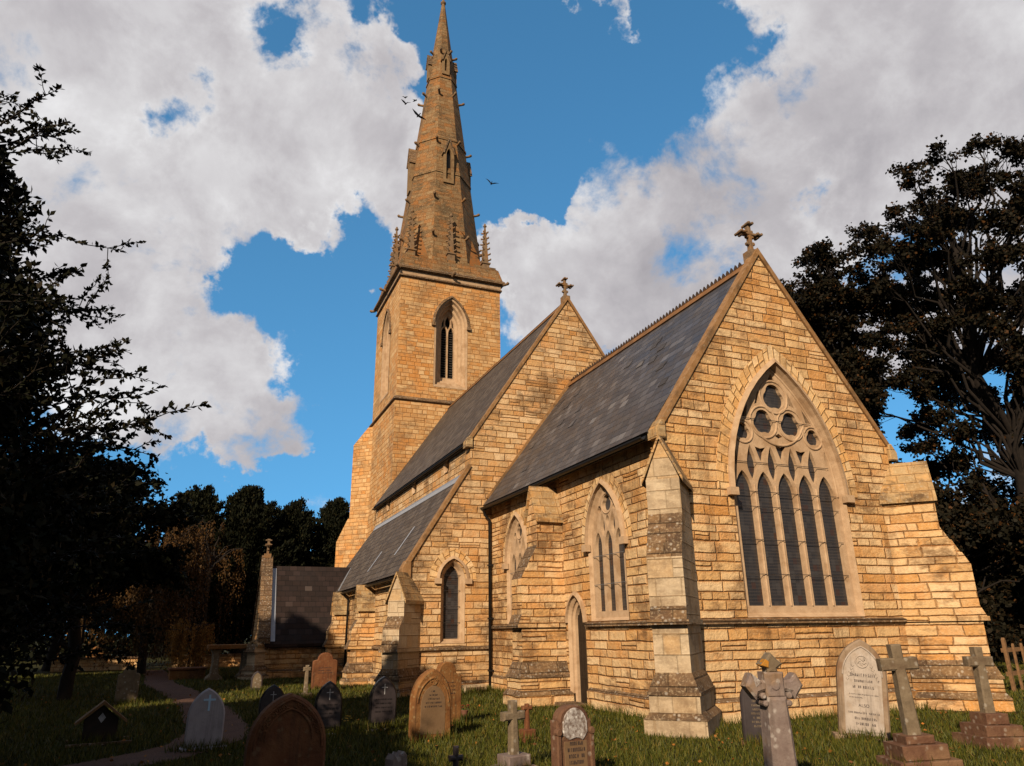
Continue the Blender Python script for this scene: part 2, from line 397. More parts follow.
# ------------------------------------------------------------------ windows
def window(T, cx, hw, zs, rise, z0, inner, depth, holes, hood=None, vous=.26, bars=(), name='window', mullion_rings=(), glass_d=.08, plate_t=.11, label=None):
    """hole ring at wall face = arch(hw); returns ring for the wall to cut"""
    out = arch(hw, zs, rise, z0, cx)
    mb = MB()
    ihw, izs, irise, iz0 = inner
    inn = arch(ihw, izs, irise, iz0, cx)
    mid = [(a[0]*.45+b[0]*.55, a[1]*.45+b[1]*.55) for a, b in zip(out, inn)]
    mid2 = [(a[0]*.5+b[0]*.5, a[1]*.5+b[1]*.5) for a, b in zip(out, inn)]
    mb.ringwall(out, -.012, mid2, depth*.42, T); mb.ringwall(mid2, depth*.42, mid, depth*.52, T); mb.ringwall(mid, depth*.52, inn, depth, T)
    mb.plate(inn, holes, T, depth)
    for h in holes:
        hi = inset(h, -.0); mb.ringwall(h, depth, hi, depth+plate_t, T)
    for path, r in mullion_rings: mb.torus(path, r, T, depth, n=6)
    w = mb.build(name, M['dressed'], church)
    if label: w['label'] = label
    g = MB(); g.plate(inset(inn, -.02), [], T, depth+glass_d); g.build('glass', M['glass'], w)
    if bars:
        for zb, x0, x1 in bars:
            b = MB(); b.tube([T(x0, zb, depth-.03), T(x1, zb, depth-.03)], .007, 5); b.build('saddle_bar', M['iron_grey'], w)
    if hood is not None:
        o1, o2, proj = hood
        h = MB(); a = arc_only(arch(hw, zs, rise, z0, cx, off=o1)); b2 = arc_only(arch(hw, zs, rise, z0, cx, off=o2))
        h.ringwall(a, -proj, b2, -proj*.6, T, closed=False); h.ringwall(a, .02, a, -proj, T, closed=False); h.ringwall(b2, -proj*.6, b2, .02, T, closed=False)
        for sgn in (0, -1):
            x = (a[sgn][0]+b2[sgn][0])/2; z = a[sgn][1]
            s = .05+abs(o2-o1)*.6
            h.box(x-s, x+s, z-.13, z+.02, -proj-.02, .02, T=lambda q, w_, d: T(q, w_, d))
        h.build('hood_mould', M['dressed'], w)
        if vous:
            v = MB(); i_ = arc_only(arch(hw, zs, rise, z0, cx, off=o2-.01)); e_ = arc_only(arch(hw, zs, rise, z0, cx, off=o2+vous))
            sacc = 0
            for k in range(len(i_)-1):
                l = (Vector(e_[k+1])-Vector(e_[k])).length
                v.face([T(*i_[k], -.008), T(*i_[k+1], -.008), T(*e_[k+1], -.008), T(*e_[k], -.008)], 0, [(0, sacc), (0, sacc+l), (vous, sacc+l), (vous, sacc)])
                for p, q in ((e_[k], e_[k+1]),): v.face([T(*p, -.008), T(*q, -.008), T(*q, .01), T(*p, .01)], 0)
                sacc += l
            v.build('voussoirs', M['vous'], w)
    return out

def dagger(x, z0, z1, hw, zw):
    r = []
    for t in (0, .2, .4, .6, .8): r.append((x+hw*sin(pi/2*t), z0+(zw-z0)*t))
    for t in (0, .25, .5, .75): r.append((x+hw*cos(pi/2*t), zw+(z1-zw)*t))
    l = [(2*x-a, b) for a, b in reversed(r[1:])]
    return r+[(x, z1)]+l

# great east window
eh = []
for k in range(-2, 3): eh.append(arch(.205, 4.14, .44, 1.97, .535*k, 6))
for x in (-.80, -.267, .267, .80): eh.append(dagger(x, 4.36, 5.13, .118, 4.70))
for s in (-1, 1): eh.append(dagger(s*1.195, 4.66, 5.14, .038, 4.82))
for x, zt in ((-.535, 5.06), (0, 5.12), (.535, 5.06)): eh.append([(x-.135, zt+.03), (x, zt-.36), (x+.135, zt+.03), (x, zt+.0)])
rings = []
for x, z, r in ((0, 6.22, .33), (-.36, 5.64, .31), (.36, 5.64, .31), (-.93, 5.40, .21), (.93, 5.40, .21)):
    eh.append(foil(x, z, r*.88, depth=.30)); c_ = circ(x, z, r+.035, 24); rings.append((c_+[c_[0]], .026))
eh.append([(-.09, 6.60), (.09, 6.60), (0, 6.76)])
for s in (-1, 1):
    eh.append([(s*.40, 6.08), (s*.54, 6.02), (s*.40, 6.36)] if s > 0 else [(-.54, 6.02), (-.40, 6.08), (-.40, 6.36)])
    eh.append([(s*.80, 5.72), (s*.94, 5.72), (s*.72, 6.02)] if s > 0 else [(-.94, 5.72), (-.80, 5.72), (-.72, 6.02)])
eh.append([(-.10, 5.36), (0, 5.30), (.10, 5.36), (0, 5.42)])
rings.append(([(.74*cos(a), 5.90+.74*sin(a)) for a in np.linspace(pi*1.14, pi*1.86, 16)], .03))
for k in range(-2, 2): rings.append(([(.535*k+.2675, 1.97), (.535*k+.2675, 4.3)], .024))
rings.append((arc_only(arch(1.37, 4.15, 2.71, 1.9))[:], .03))
bars = [(z, -1.3, 1.3) for z in (2.55, 3.2, 3.85, 4.15)]+[(4.75, -1.2, 1.2), (5.68, -.9, .9)]
e_hole = window(EAST, 0, 1.45, 4.15, 2.81, 1.76, (1.40, 4.15, 2.74, 1.84), .12, eh, hood=(.0, .09, .09), vous=.27, bars=bars, mullion_rings=rings, label='great five light window with traceried head')
# chancel side windows (a = -y)
def side_window(yc, label):
    h = []
    for k in (-1, 0, 1): h.append(arch(.15, 3.30, .32, 1.95, -yc+.44*k, 6))
    for k in (-1, 1): h.append(dagger(-yc+k*.22, 3.50, 4.04, .095, 3.72))
    for k in (-1, 1): h.append(dagger(-yc+k*.57, 3.58, 3.84, .028, 3.68))
    h.append(foil(-yc, 4.20, .19, depth=.27)); h.append(dagger(-yc, 3.68, 3.96, .075, 3.84))
    for k in (-1, 1): h.append(foil(-yc+k*.33, 4.10, .085))
    c_ = circ(-yc, 4.20, .22, 20)
    return window(SIDE, -yc, .78, 3.36, 1.28, 1.76, (.73, 3.36, 1.20, 1.82), .07, h, hood=(0., .08, .09), vous=.22,
                  mullion_rings=[(c_+[c_[0]], .02)], bars=[(z, -yc-.66, -yc+.66) for z in (2.5, 3.1)], label=label)
s_hole1 = side_window(2.50, 'three light side window with pointed traceried head')
s_hole2 = side_window(7.35, 'three light side window behind the buttress')
# lancets
def lancet(T, cx, hw, zs, rise, z0, hood=True, name='lancet_window'):
    return window(T, cx, hw, zs, rise, z0, (hw-.10, zs, rise-.10, z0+.08), .14,
                  [arch(hw-.13, zs, rise-.13, z0+.12, cx, 6)], hood=(.06, .14, .07) if hood else None, vous=.22 if hood else 0,
                  bars=[(z0+.12+q*(zs-z0)/4, cx-hw+.1, cx+hw-.1) for q in (1, 2, 3, 4)], name=name)
n_hole = lancet(NEAST, -4.12, .36, 3.02, .52, 1.27)
a_holes = [lancet(AISLE, -y, .36, 2.55, .45, 1.3, hood=False) for y in (11.3, 16.4)]
c_holes = []
for y in (11.8, 15.95, 20.3):
    o = foil(-y, 6.93, .30, 3, 24); mb = MB(); i_ = foil(-y, 6.93, .22, 3, 24)
    mb.ringwall(o, -.03, i_, .02, CLER); mb.ringwall(i_, .02, i_, .14, CLER)
    w = mb.build('clerestory_window', M['dressed'], church)
    gm = MB(); gm.plate(o, [], CLER, .12); gm.build('glass', M['glass'], w); c_holes.append(o)

# priest's door
d_hole = arch(.42, 1.74, .60, -.3, -4.0, 8)
mb = MB(); di = arch(.31, 1.74, .44, -.3, -4.0, 8); dm = arch(.37, 1.74, .52, -.3, -4.0, 8)
mb.ringwall(d_hole, -.012, dm, .05, SIDE); mb.ringwall(dm, .05, dm, .09, SIDE); mb.ringwall(dm, .09, di, .12, SIDE); mb.ringwall(di, .12, di, .22, SIDE)
dr = mb.build('doorway', M['dressed'], church); dr['label'] = 'narrow pointed doorway in the chancel side'
h = MB(); a = arc_only(arch(.42, 1.74, .60, 0, -4.0, 8, off=.0)); b_ = arc_only(arch(.42, 1.74, .60, 0, -4.0, 8, off=.08))
h.ringwall(a, -.07, b_, -.05, SIDE, closed=False); h.ringwall(a, .02, a, -.07, SIDE, closed=False); h.ringwall(b_, -.05, b_, .02, SIDE, closed=False)
h.build('hood_mould', M['dressed'], dr)
d = MB(); d.plate(inset(di, -.02), [], SIDE, .21)
for q in range(5): d.box(-4.0-.3+q*.12, -4.0-.3+q*.12+.108, -.3, 2.15-abs(q-2)*.12, .185, .20, T=SIDE)
d.box(-4.28, -3.8, .55, .60, .175, .187, T=SIDE); d.box(-4.28, -3.8, 1.35, 1.40, .175, .187, T=SIDE)
d.build('door', M['door'], dr)
st = MB(); st.box(-3.36, -2.9, 3.62, 4.38, -.2, .09); st.build('door_step', M['weather'], dr)

# ------------------------------------------------------------------ walls
XW = 2.92
mb = MB()
mb.plate([(-XW, -.5), (XW, -.5), (XW, 5.35), (0, 9.55), (-XW, 5.35)], [e_hole], EAST, 0)
mb.plate([(-9.35, -.5), (0, -.5), (0, 5.35), (-9.35, 5.35)], [s_hole1, s_hole2, d_hole], SIDE, 0)
mb.face([(XW, 0, -.5), (XW, 9.35, -.5), (XW, 9.35, 5.35), (XW, 0, 5.35)])
mb.build('chancel_wall', M['stone'], church)
mb = MB(); NZ = 12.60; NE = 7.32; AXW = 5.42; AE = 3.42; AT = 6.35
ng = [(-AXW, -.5), (AXW, -.5), (AXW, AE), (3.6, AT), (3.6, NE-.1), (0, NZ), (-3.6, NE-.1), (-3.6, AT), (-AXW, AE)]
mb.plate(ng, [n_hole], NEAST, 0)
mb.plate([(-TY0, 5.9), (-9.354, 5.9), (-9.354, NE), (-TY0, NE)], c_holes, CLER, 0)
mb.face([(3.6, 9.36, 5.5), (3.6, TY0, 5.5), (3.6, TY0, NE), (3.6, 9.36, NE)])
mb.face([(-3.6, TY0+.3, 0), (3.6, TY0+.3, 0), (3.6, TY0+.3, NE), (0, TY0+.3, NZ), (-3.6, TY0+.3, NE)])
mb.build('nave_wall', M['stone2'], church)
mb = MB()
mb.plate([(-TY0-.3, -.5), (-9.354, -.5), (-9.354, AE-.1), (-TY0-.3, AE-.1)], a_holes, AISLE, 0)
mb.build('aisle_wall', M['stone'], church); mb = MB()
mb.face([(AXW, 9.36, -.5), (AXW, TY0+.29, -.5), (AXW, TY0+.29, AE), (AXW, 9.36, AE)]); mb.build('aisle_wall', M['stone'], church)
for s in (-1, 1):
    mb = MB(); mb.face([(s*AXW, TY0+.29, -.5), (s*3.5, TY0+.29, -.5), (s*3.5, TY0+.29, AT), (s*AXW, TY0+.29, AE)]); mb.build('aisle_wall', M['stone'], church)

# plinths and string courses
def hbox(mb, x0, x1, y0, y1, z0, z1, mi=0): mb.box(x0, x1, y0, y1, z0, z1, mi)
def ledge(mb, T, a0, a1, z, h, proj, slope):
    # moulded course: vertical face with sloped weathered top
    A = [(a0, z), (a1, z)]
    f = lambda a, zz, d: T(a, zz, d)
    mb.face([f(a0, z, -proj), f(a1, z, -proj), f(a1, z+h, -proj), f(a0, z+h, -proj)], 0)
    mb.face([f(a0, z+h, -proj), f(a1, z+h, -proj), f(a1, z+h+slope, .01), f(a0, z+h+slope, .01)], 1)
    mb.face([f(a0, z, -proj), f(a0, z, .01), f(a1, z, .01), f(a1, z, -proj)], 0)
    for a in (a0, a1): mb.face([f(a, z, -proj), f(a, z+h, -proj), f(a, z+h+slope, .01), f(a, z, .01)], 0)
for args in ((EAST, -XW, XW, 1.64), (SIDE, -3.5, -.0, 1.64), (SIDE, -9.354, -5.2, 1.64), (NEAST, -AXW, -2.92, 1.09), (AISLE, -19.0, -9.354, 1.09)):
    mb = MB(); ledge(mb, args[0], args[1], args[2], args[3]+.01, .055, .07, .04); mb.build('string_course', [M['weather'], M['weather']], church)
for T, a0, a1, z in ((EAST, -XW-.08, XW+.08, .36), (SIDE, -3.5, .08, .36), (SIDE, -9.354, -4.5, .36), (NEAST, -AXW-.06, -2.92, .22), (AISLE, -19.0, -9.30, .22)):
    mb = MB(); ledge(mb, T, a0, a1, -.5, .5+z, .085, .07); mb.build('plinth', [M['stone'], M['weather']], church)

# ------------------------------------------------------------------ buttresses
def buttress(corner, d, sc=1., zs=1.68, ztop=(4.13, 4.96), mid=(2.73, 3.51), hw=.30, e_top=.68, e_mid=1.10, e_low=1.10, plinth=(.64, .92), foot=.34, label=None):
    cx, cy = corner; d = Vector((d[0], d[1], 0)).normalized(); t = Vector((-d.y, d.x, 0))
    P = lambda e, z, l: (cx+d.x*e+t.x*l, cy+d.y*e+t.y*l, z)
    T = lambda e, z, l: P(e, z, l)
    mb = MB()
    def prof(poly, h, slope_idx):
        n = len(poly)
        mb.plate(poly, [], T, -h, 0); mb.plate(poly, [], T, h, 0)
        for i in range(n):
            a, b = poly[i], poly[(i+1) % n]
            mb.face([P(*a, -h), P(*b, -h), P(*b, h), P(*a, h)], 1 if i in slope_idx else 0)
    zg = ztop[0]
    steps = []
    # middle stage with stepped weathering
    n = 3; up = [(e_mid, zs+.26), (e_mid, mid[0])]; sl = []
    for i in range(n):
        z1 = mid[0]+(mid[1]-mid[0])*(i+1)/n; e1 = e_mid+(e_top-e_mid)*(i+1)/n
        up += [(e1+.025, z1-.015), (e1, z1-.015)] if i < n-1 else [(e1, z1)]
    poly = [(-.35, zs+.05), (e_low+.09, zs+.05)]+up+[(e_top, zg), (-.35, zg)]
    idx = {1}
    for i in range(n): idx.add(3+2*i)
    prof(poly, hw, idx)
    # string lip
    lip = [(-.35, zs-.03), (e_low+.12, zs-.03), (e_low+.12, zs+.05), (-.35, zs+.05)]
    prof(lip, hw+.04, {0, 1, 2, 3})
    # lower stage and splayed plinth
    prof([(-.35, plinth[0]), (e_low, plinth[0]), (e_low, zs-.03), (-.35, zs-.03)], hw-.012, set())
    for (h0, e0, z0), (h1, e1, z1), mi in (((hw+.11, e_low+.11, plinth[0]), (hw-.010, e_low+.004, plinth[1]), 1), ((hw+.125, e_low+.13, plinth[0]-.05), (hw+.125, e_low+.13, plinth[0]), 1),
                                          ((hw+.10, e_low+.10, foot), (hw+.10, e_low+.10, plinth[0]-.05), 0), ((hw+.20, e_low+.18, foot-.10), (hw+.10, e_low+.105, foot), 1), ((hw+.19, e_low+.17, -.6), (hw+.19, e_low+.17, foot-.10), 0)):
        A = [P(-.35, z0, -h0), P(e0, z0, -h0), P(e0, z0, h0), P(-.35, z0, h0)]; B = [P(-.35, z1, -h1), P(e1, z1, -h1), P(e1, z1, h1), P(-.35, z1, h1)]
        for i in range(3): mb.face([A[i], A[i+1], B[i+1], B[i]], mi)
        mb.face(B, mi); mb.face(A, mi)
    # gabled head
    ov = .07; zr = ztop[1]
    mb.face([P(e_top-.012, zg, -hw), P(e_top-.012, zg, hw), P(e_top-.012, zr-.06, 0)], 0)
    sl = (zr-zg)/(hw+ov)
    for s in (-1, 1):
        a = [P(e_top+.05, zg, s*(hw+ov)), P(e_top+.05, zr, 0), P(-.35, zr, 0), P(-.35, zg, s*(hw+ov))]
        b = [(p[0], p[1], p[2]-.09) for p in a]
        mb.face(a, 2); mb.face(b, 2)
        for i in range(4): mb.face([a[i], a[(i+1) % 4], b[(i+1) % 4], b[i]], 2)
    o = mb.build('buttress', [M['ashlar'], M['weather'], M['ashlar_w']], church)
    if label: o['label'] = label
    return o
M['ashlar_w'] = masonry('gablet_stone', .22, .3, .5, [(0., (.28, .19, .095)), (.5, (.36, .26, .14)), (1., (.24, .15, .07))], (.12, .08, .045), jw=.006, rock=.006, fine=.01, snecked=0., jig=.01, varh=.1, stain=(.075, .048, .028), stain_amt=.85, lichen=.2)
buttress((-XW, 0), (-1, -1), label='pale corner buttress nearest the front')
M_rub = dict(M)
b = buttress((XW, 0), (1, -1), label='broad rubble sided corner buttress by the right trees'); b.data.materials[0] = M['stone']
b = buttress((-XW, 4.86), (-1, 0), label='gabled buttress beside the narrow door'); b.data.materials[0] = M['stone']
b = buttress((-AXW, 9.354), (-1, -1), zs=1.12, ztop=(2.41, 3.18), mid=(1.66, 2.0), hw=.255, e_top=.66, e_mid=.88, e_low=.88, plinth=(.43, .68), foot=.22, label='low gabled corner buttress of the aisle')
for y in (13.95, 18.7):
    b = buttress((-AXW, y), (-1, 0), zs=1.12, ztop=(2.35, 3.12), mid=(1.66, 2.0), hw=.26, e_top=.56, e_mid=.74, e_low=.74, plinth=(.43, .68), foot=.22); b.data.materials[0] = M['stone']

# ------------------------------------------------------------------ roofs
def roof_slab(mb, x0, z0, x1, z1, y0, y1, t=.09):
    a = Vector((x1-x0, 0, z1-z0)).normalized(); n = Vector((-a.z, 0, a.x))
    if n.z < 0: n = -n
    P = [(x0, y0, z0), (x1, y0, z1), (x1, y1, z1), (x0, y1, z0)]; Q = [tuple(Vector(p)-n*t) for p in P]
    mb.face(P); mb.face(Q)
    for i in range(4): mb.face([P[i], P[(i+1) % 4], Q[(i+1) % 4], Q[i]])
rw = lambda x, z, s: (s*x, z)
mb = MB()
for s in (-1, 1): roof_slab(mb, s*3.20, 5.20, 0, 9.52, .20, 9.35)
rr_ = random.Random(6)
for i in range(16):
    t = rr_.uniform(.08, .92); y = rr_.uniform(.8, 8.8); x = -3.20+3.20*t; z = 5.20+4.32*t; sk = rr_.uniform(-.06, .06)
    dx, dz = .24*.595, .24*.803; nx, nz = -.803*.012, .595*.012
    P = [(x+nx, y, z+nz), (x+nx, y+.28, z+nz), (x+dx+nx, y+.28+sk, z+dz+nz), (x+dx+nx, y+sk, z+dz+nz)]
    mb.face(P); mb.face([(x+nx, y, z+nz), (x+nx, y+.28, z+nz), (x, y+.28, z), (x, y, z)])
mb.build('chancel_roof', M['slate'], church)
mb = MB()
for s in (-1, 1): roof_slab(mb, s*3.74, 7.21, 0, 12.62, 9.55, TY0)
mb.build('nave_roof', M['slate2'], church)
for s in (-1, 1):
    mb = MB(); roof_slab(mb, s*5.68, 3.18, s*3.6, 6.22, 9.5, TY0+.2); mb.build('aisle_roof', M['slate2'], church)
# ridges
mb = MB()
for s in (-1, 1): roof_slab(mb, s*.17, 9.36, 0, 9.60, .42, 9.34, .05)
for i in range(58):
    y = .55+i*.15
    mb.prism([(y, 9.60), (y+.10, 9.60), (y+.10, 9.66), (y+.05, 9.73), (y, 9.66)], lambda a, z, d: (d, a, z-.03), -.015, .015, mi=1)
mb.build('ridge_tiles', [M['ridge'], M['crest']], church)
mb = MB()
for s in (-1, 1): roof_slab(mb, s*.15, 12.46, 0, 12.69, 9.75, TY0+.01, .05)
mb.build('ridge_tiles', [M['ridge']], church)
# copings on gables
def coping(x0, z0, x1, z1, y0, y1, t, name='coping', knee=True):
    mb = MB()
    for s in (-1, 1):
        a = Vector((x1-x0, 0, z1-z0)).normalized(); n = Vector((-a.z, 0, a.x)); n = n if n.z > 0 else -n
        P = [Vector((x0, y0, z0)), Vector((x1, y0, z1)), Vector((x1, y1, z1)), Vector((x0, y1, z0))]
        Q = [p+n*t for p in P]; Q[1] = Vector((x1, y0, z1+t/abs(n.z))); Q[2] = Vector((x1, y1, z1+t/abs(n.z)))
        f = lambda p: (s*p.x, p.y, p.z)
        mb.face([f(p) for p in Q], 1); mb.face([f(p) for p in P])
        for i in range(4): mb.face([f(P[i]), f(P[(i+1) % 4]), f(Q[(i+1) % 4]), f(Q[i])], 0)
        if knee:
            w = .12
            k = [(x0-w*.9, z0-.14), (x0+w, z0-.14), (x0+w, z0+.22), (x0+.02, z0+.24), (x0-w*.9, z0+.05)]
            mb.prism([(s*p, q) for p, q in k], lambda a, z, d: (a, d, z), y0-.03, y1+.02, ch=.02, mi=2)
    return mb.build(name, [M['coping'], M['coping'], M['ashlar_w']], church)
coping(-3.05, 5.17, 0, 9.58, -.04, .22, .10)
coping(-3.66, 7.12, 0, 12.64, 9.31, 9.57, .09)
for s in (-1, 1):
    mb = MB(); a = Vector((2.0, 0, 2.97)).normalized(); n = Vector((-a.z, 0, a.x))
    P = [Vector((-5.55, 9.30, 3.24)), Vector((-3.58, 9.30, 6.40)), Vector((-3.58, 9.60, 6.40)), Vector((-5.55, 9.60, 3.24))]; Q = [p+n*.10 for p in P]
    f = lambda p: (-s*p.x, p.y, p.z)
    mb.face([f(p) for p in Q]); mb.face([f(p) for p in P])
    for i in range(4): mb.face([f(P[i]), f(P[(i+1) % 4]), f(Q[(i+1) % 4]), f(Q[i])])
    mb.prism([(-s*p, q) for p, q in ((-5.66, 3.05), (-5.38, 3.05), (-5.38, 3.52), (-5.54, 3.52), (-5.66, 3.3))], lambda a_, z, d: (a_, d, z), 9.28, 9.63, ch=.02, mi=0)
    mb.build('coping', [M['coping']], church)
# flashing where the chancel roof meets the nave wall
mb = MB()
for s in (-1, 1): roof_slab(mb, s*3.10, 5.43, 0, 9.66, 9.26, 9.352, .10)
mb.build('verge_stone', M['coping'], church)
mb = MB(); ar = lambda x: 3.18+(x+5.68)*1.4615
def strip(x0, x1, y0, y1, w=.10, h=.015):
    mb.face([(x0, y0-w/2, ar(x0)+h), (x1, y1-w/2, ar(x1)+h), (x1, y1+w/2, ar(x1)+h), (x0, y0+w/2, ar(x0)+h)])
strip(-5.35, -4.85, 15.6, 15.6, .20); strip(-5.15, -4.5, 12.4, 12.4, .18)
strip(-5.66, -4.95, 19.75, 21.2, .34)
mb.face([(-3.70, 9.8, ar(-3.70)+.02), (-3.605, 9.8, ar(-3.6)+.05), (-3.605, TY0, ar(-3.6)+.05), (-3.70, TY0, ar(-3.70)+.02)])
mb.face([(-3.604, 9.8, ar(-3.6)+.05), (-3.606, 9.8, ar(-3.6)+.10), (-3.606, TY0, ar(-3.6)+.10), (-3.604, TY0, ar(-3.6)+.05)])
mb.build('lead_flashing', M['lead'], church)
# gutters with fascia and downpipes
for x, z, y0, y1, r in ((-3.23, 5.12, .3, 9.33, .065), (-3.745, 7.12, 9.7, TY0, .05), (-5.71, 3.09, 9.8, TY0, .055)):
    mb = MB()
    prof = [(x+r*cos(a), z+r*sin(a)) for a in np.linspace(pi, 2*pi, 9)]
    pr = prof+[(x+r-.015, z), *[(x+(r-.015)*cos(a), z+(r-.015)*sin(a)) for a in np.linspace(2*pi, pi, 9)]]
    mb.prism(pr, lambda a, zz, d: (a, d, zz), y0, y1)
    mb.box(x+r, x+r+.03, y0, y1, z-.07, z+.03)
    mb.build('gutter', M['iron'], church)
mb = MB(); mb.tube([(-3.22, 9.22, 5.06), (-3.18, 9.22, 4.9), (-3.02, 9.24, 4.75), (-3.02, 9.24, .05)], .045, 8)
for z in (.5, 1.9, 3.4): mb.box(-3.08, -2.93, 9.18, 9.30, z, z+.05)
mb.build('downpipe', M['iron'], church)
mb = MB(); mb.tube([(-5.7, 18.25, 3.0), (-5.5, 18.25, 2.8), (-5.5, 18.25, .1)], .045, 8); mb.build('downpipe', M['iron'], church)

# gable crosses
def gable_cross(x, y, z, h, name='gable_cross', th=.10, rot=0.):
    T0 = frame((x, y, 0), (cos(rot), sin(rot), 0), (sin(rot), -cos(rot), 0)); T = lambda a, zz, d: T0(a, z+zz, d)
    mb = MB(); k = h/1.0
    w = .055*k
    # shaft and arms with trefoil ends
    mb.prism([(-w*1.5, 0), (w*1.5, 0), (w, .30*k), (w, .95*k), (-w, .95*k), (-w, .30*k)], T, -th/2, th/2, ch=.015)
    mb.prism([(-.27*k, .57*k), (.27*k, .57*k), (.27*k, .66*k), (-.27*k, .66*k)], T, -th/2-.006, th/2+.006, ch=.015)
    for cx, cz in ((-.29*k, .615*k), (.29*k, .615*k), (0, .93*k)):
        for dx, dz in ((0, 0), (.07, 0), (-.07, 0), (0, .07), (0, -.07)):
            mb.prism(circ(cx+dx*.85*k, cz+dz*.85*k, .045*k, 10), T, -th/2-.012-abs(dx), th/2+.012+abs(dx), ch=.015)
    for sx, sz in ((1, 1), (-1, 1), (1, -1), (-1, -1)):
        mb.prism(circ(sx*.09*k, .615*k+sz*.09*k, .045*k, 10), T, -th/2+.01, th/2-.01, ch=.01)
    mb.prism(circ(-.09*k, .30*k, .06*k, 10), T, -th/2+.01, th/2-.01, ch=.01); mb.prism(circ(.09*k, .30*k, .06*k, 10), T, -th/2+.01, th/2-.01, ch=.01)
    mb.box(-.16*k, .16*k, -.25*k, .04*k, -th*1.4, th*1.4, T=lambda a, zz, d: T(a, zz, d))
    return mb.build(name, M['cross_stone'], church)
M['cross_stone'] = plain_stone('cross_stone', (.13, .085, .05), (.19, .13, .08), (.2, .1, .035), bump=.01)
gable_cross(0, .18, 9.72, .80); gable_cross(0, 9.5, 12.80, .78)

# ------------------------------------------------------------------ tower
def bell_window(T, tag_=None):
    out = arch(.93, 17.2, 1.62, 13.62)
    rs = [(out, -.015)]
    spec = [(.83, 17.2, 1.50, 13.75, .0), (.80, 17.2, 1.46, 13.82, .16), (.70, 17.2, 1.34, 13.95, .20), (.66, 17.2, 1.30, 14.0, .38), (.55, 17.2, 1.16, 14.12, .42), (.52, 17.2, 1.12, 14.15, .58), (.40, 17.2, .95, 14.3, .62)]
    for hw, zs, ri, z0, dd in spec: rs.append((arch(hw, zs, ri, z0), dd))
    mb = MB()
    for (a, da), (b, db) in zip(rs[:-1], rs[1:]): mb.ringwall(a, da, b, db, T)
    inn = rs[-1][0]
    holes = [arch(.165, 16.95, .40, 14.38, s*.195, 5) for s in (-1, 1)]+[dagger(0, 17.22, 18.0, .15, 17.55)]+[[(s*.23, 17.38), (s*.36, 17.25), (s*.33, 17.55), (s*.2, 17.85)] if s > 0 else [(-.2, 17.85), (-.33, 17.55), (-.36, 17.25), (-.23, 17.38)] for s in (-1, 1)]
    mb.plate(inn, holes, T, .62)
    for h in holes: mb.ringwall(h, .62, h, .78, T)
    w = mb.build('belfry_window', M['dressed'], church)
    lv = MB()
    lv.plate(inset(inn, -.02), [], T, 1.05)
    for i in range(22):
        z = 14.45+i*.14
        lv.face([T(-.36, z, .74), T(.36, z, .74), T(.36, z+.12, .90), T(-.36, z+.12, .90)], 1)
        lv.face([T(-.36, z-.02, .74), T(.36, z-.02, .74), T(.36, z, .74), T(-.36, z, .74)], 1)
    lv.build('louvres', [M['mono_rim'], M['louvre']], w)
    h = MB(); a = arc_only(arch(.93, 17.2, 1.62, 0, off=.0)); b2 = arc_only(arch(.93, 17.2, 1.62, 0, off=.12))
    h.ringwall(a, -.10, b2, -.07, T, closed=False); h.ringwall(a, .02, a, -.10, T, closed=False); h.ringwall(b2, -.07, b2, .02, T, closed=False)
    for x in (-.99, .99): h.box(x-.10, x+.10, 17.03, 17.22, -.12, .02, T=T)
    h.build('hood_mould', M['weather'], w)
    return out
bw1 = bell_window(TE); bw2 = bell_window(TS)
mb = MB()
mb.plate([(-TW, 12.8), (TW, 12.8), (TW, 20.0), (-TW, 20.0)], [bw1], TE, 0); mb.plate([(-TW, 12.8), (TW, 12.8), (TW, 20.0), (-TW, 20.0)], [bw2], TS, 0)
mb.face([(TW, TY0, 12.8), (TW, TY0+2*TW, 12.8), (TW, TY0+2*TW, 20), (TW, TY0, 20)]); mb.face([(-TW, TY0+2*TW, 12.8), (TW, TY0+2*TW, 12.8), (TW, TY0+2*TW, 20), (-TW, TY0+2*TW, 20)])
q = .06; B = [(-TW-q, TY0-q), (TW+q, TY0-q), (TW+q, TY0+2*TW+q), (-TW-q, TY0+2*TW+q)]
for i in range(4):
    a, b = B[i], B[(i+1) % 4]; mb.face([(*a, -.5), (*b, -.5), (*b, 12.8), (*a, 12.8)])
mb.build('tower_wall', M['tower'], church)
def square_ring(mb, h0, z0, h1, z1, mi=0, cx=0., cy=TCY):
    A = [(cx-h0, cy-h0, z0), (cx+h0, cy-h0, z0), (cx+h0, cy+h0, z0), (cx-h0, cy+h0, z0)]; B = [(cx-h1, cy-h1, z1), (cx+h1, cy-h1, z1), (cx+h1, cy+h1, z1), (cx-h1, cy+h1, z1)]
    for i in range(4): mb.face([A[i], A[(i+1) % 4], B[(i+1) % 4], B[i]], mi)
mb = MB(); square_ring(mb, TW+.03, 12.66, TW+.16, 12.72); square_ring(mb, TW+.16, 12.72, TW+.16, 12.80); square_ring(mb, TW+.16, 12.80, TW-.01, 12.95)
mb.build('string_course', M['weather'], church)
mb = MB()
square_ring(mb, TW-.01, 19.62, TW+.10, 19.68); square_ring(mb, TW+.10, 19.68, TW+.10, 19.76); square_ring(mb, TW+.10, 19.76, TW+.03, 19.82); square_ring(mb, TW+.03, 19.82, TW+.06, 20.02, 1)
square_ring(mb, TW+.06, 20.02, TW+.24, 20.10); square_ring(mb, TW+.24, 20.10, TW+.24, 20.22); square_ring(mb, TW+.24, 20.22, TW+.12, 20.34)
mb.build('cornice', [M['weather'], M['dressed']], church)
mb = MB()
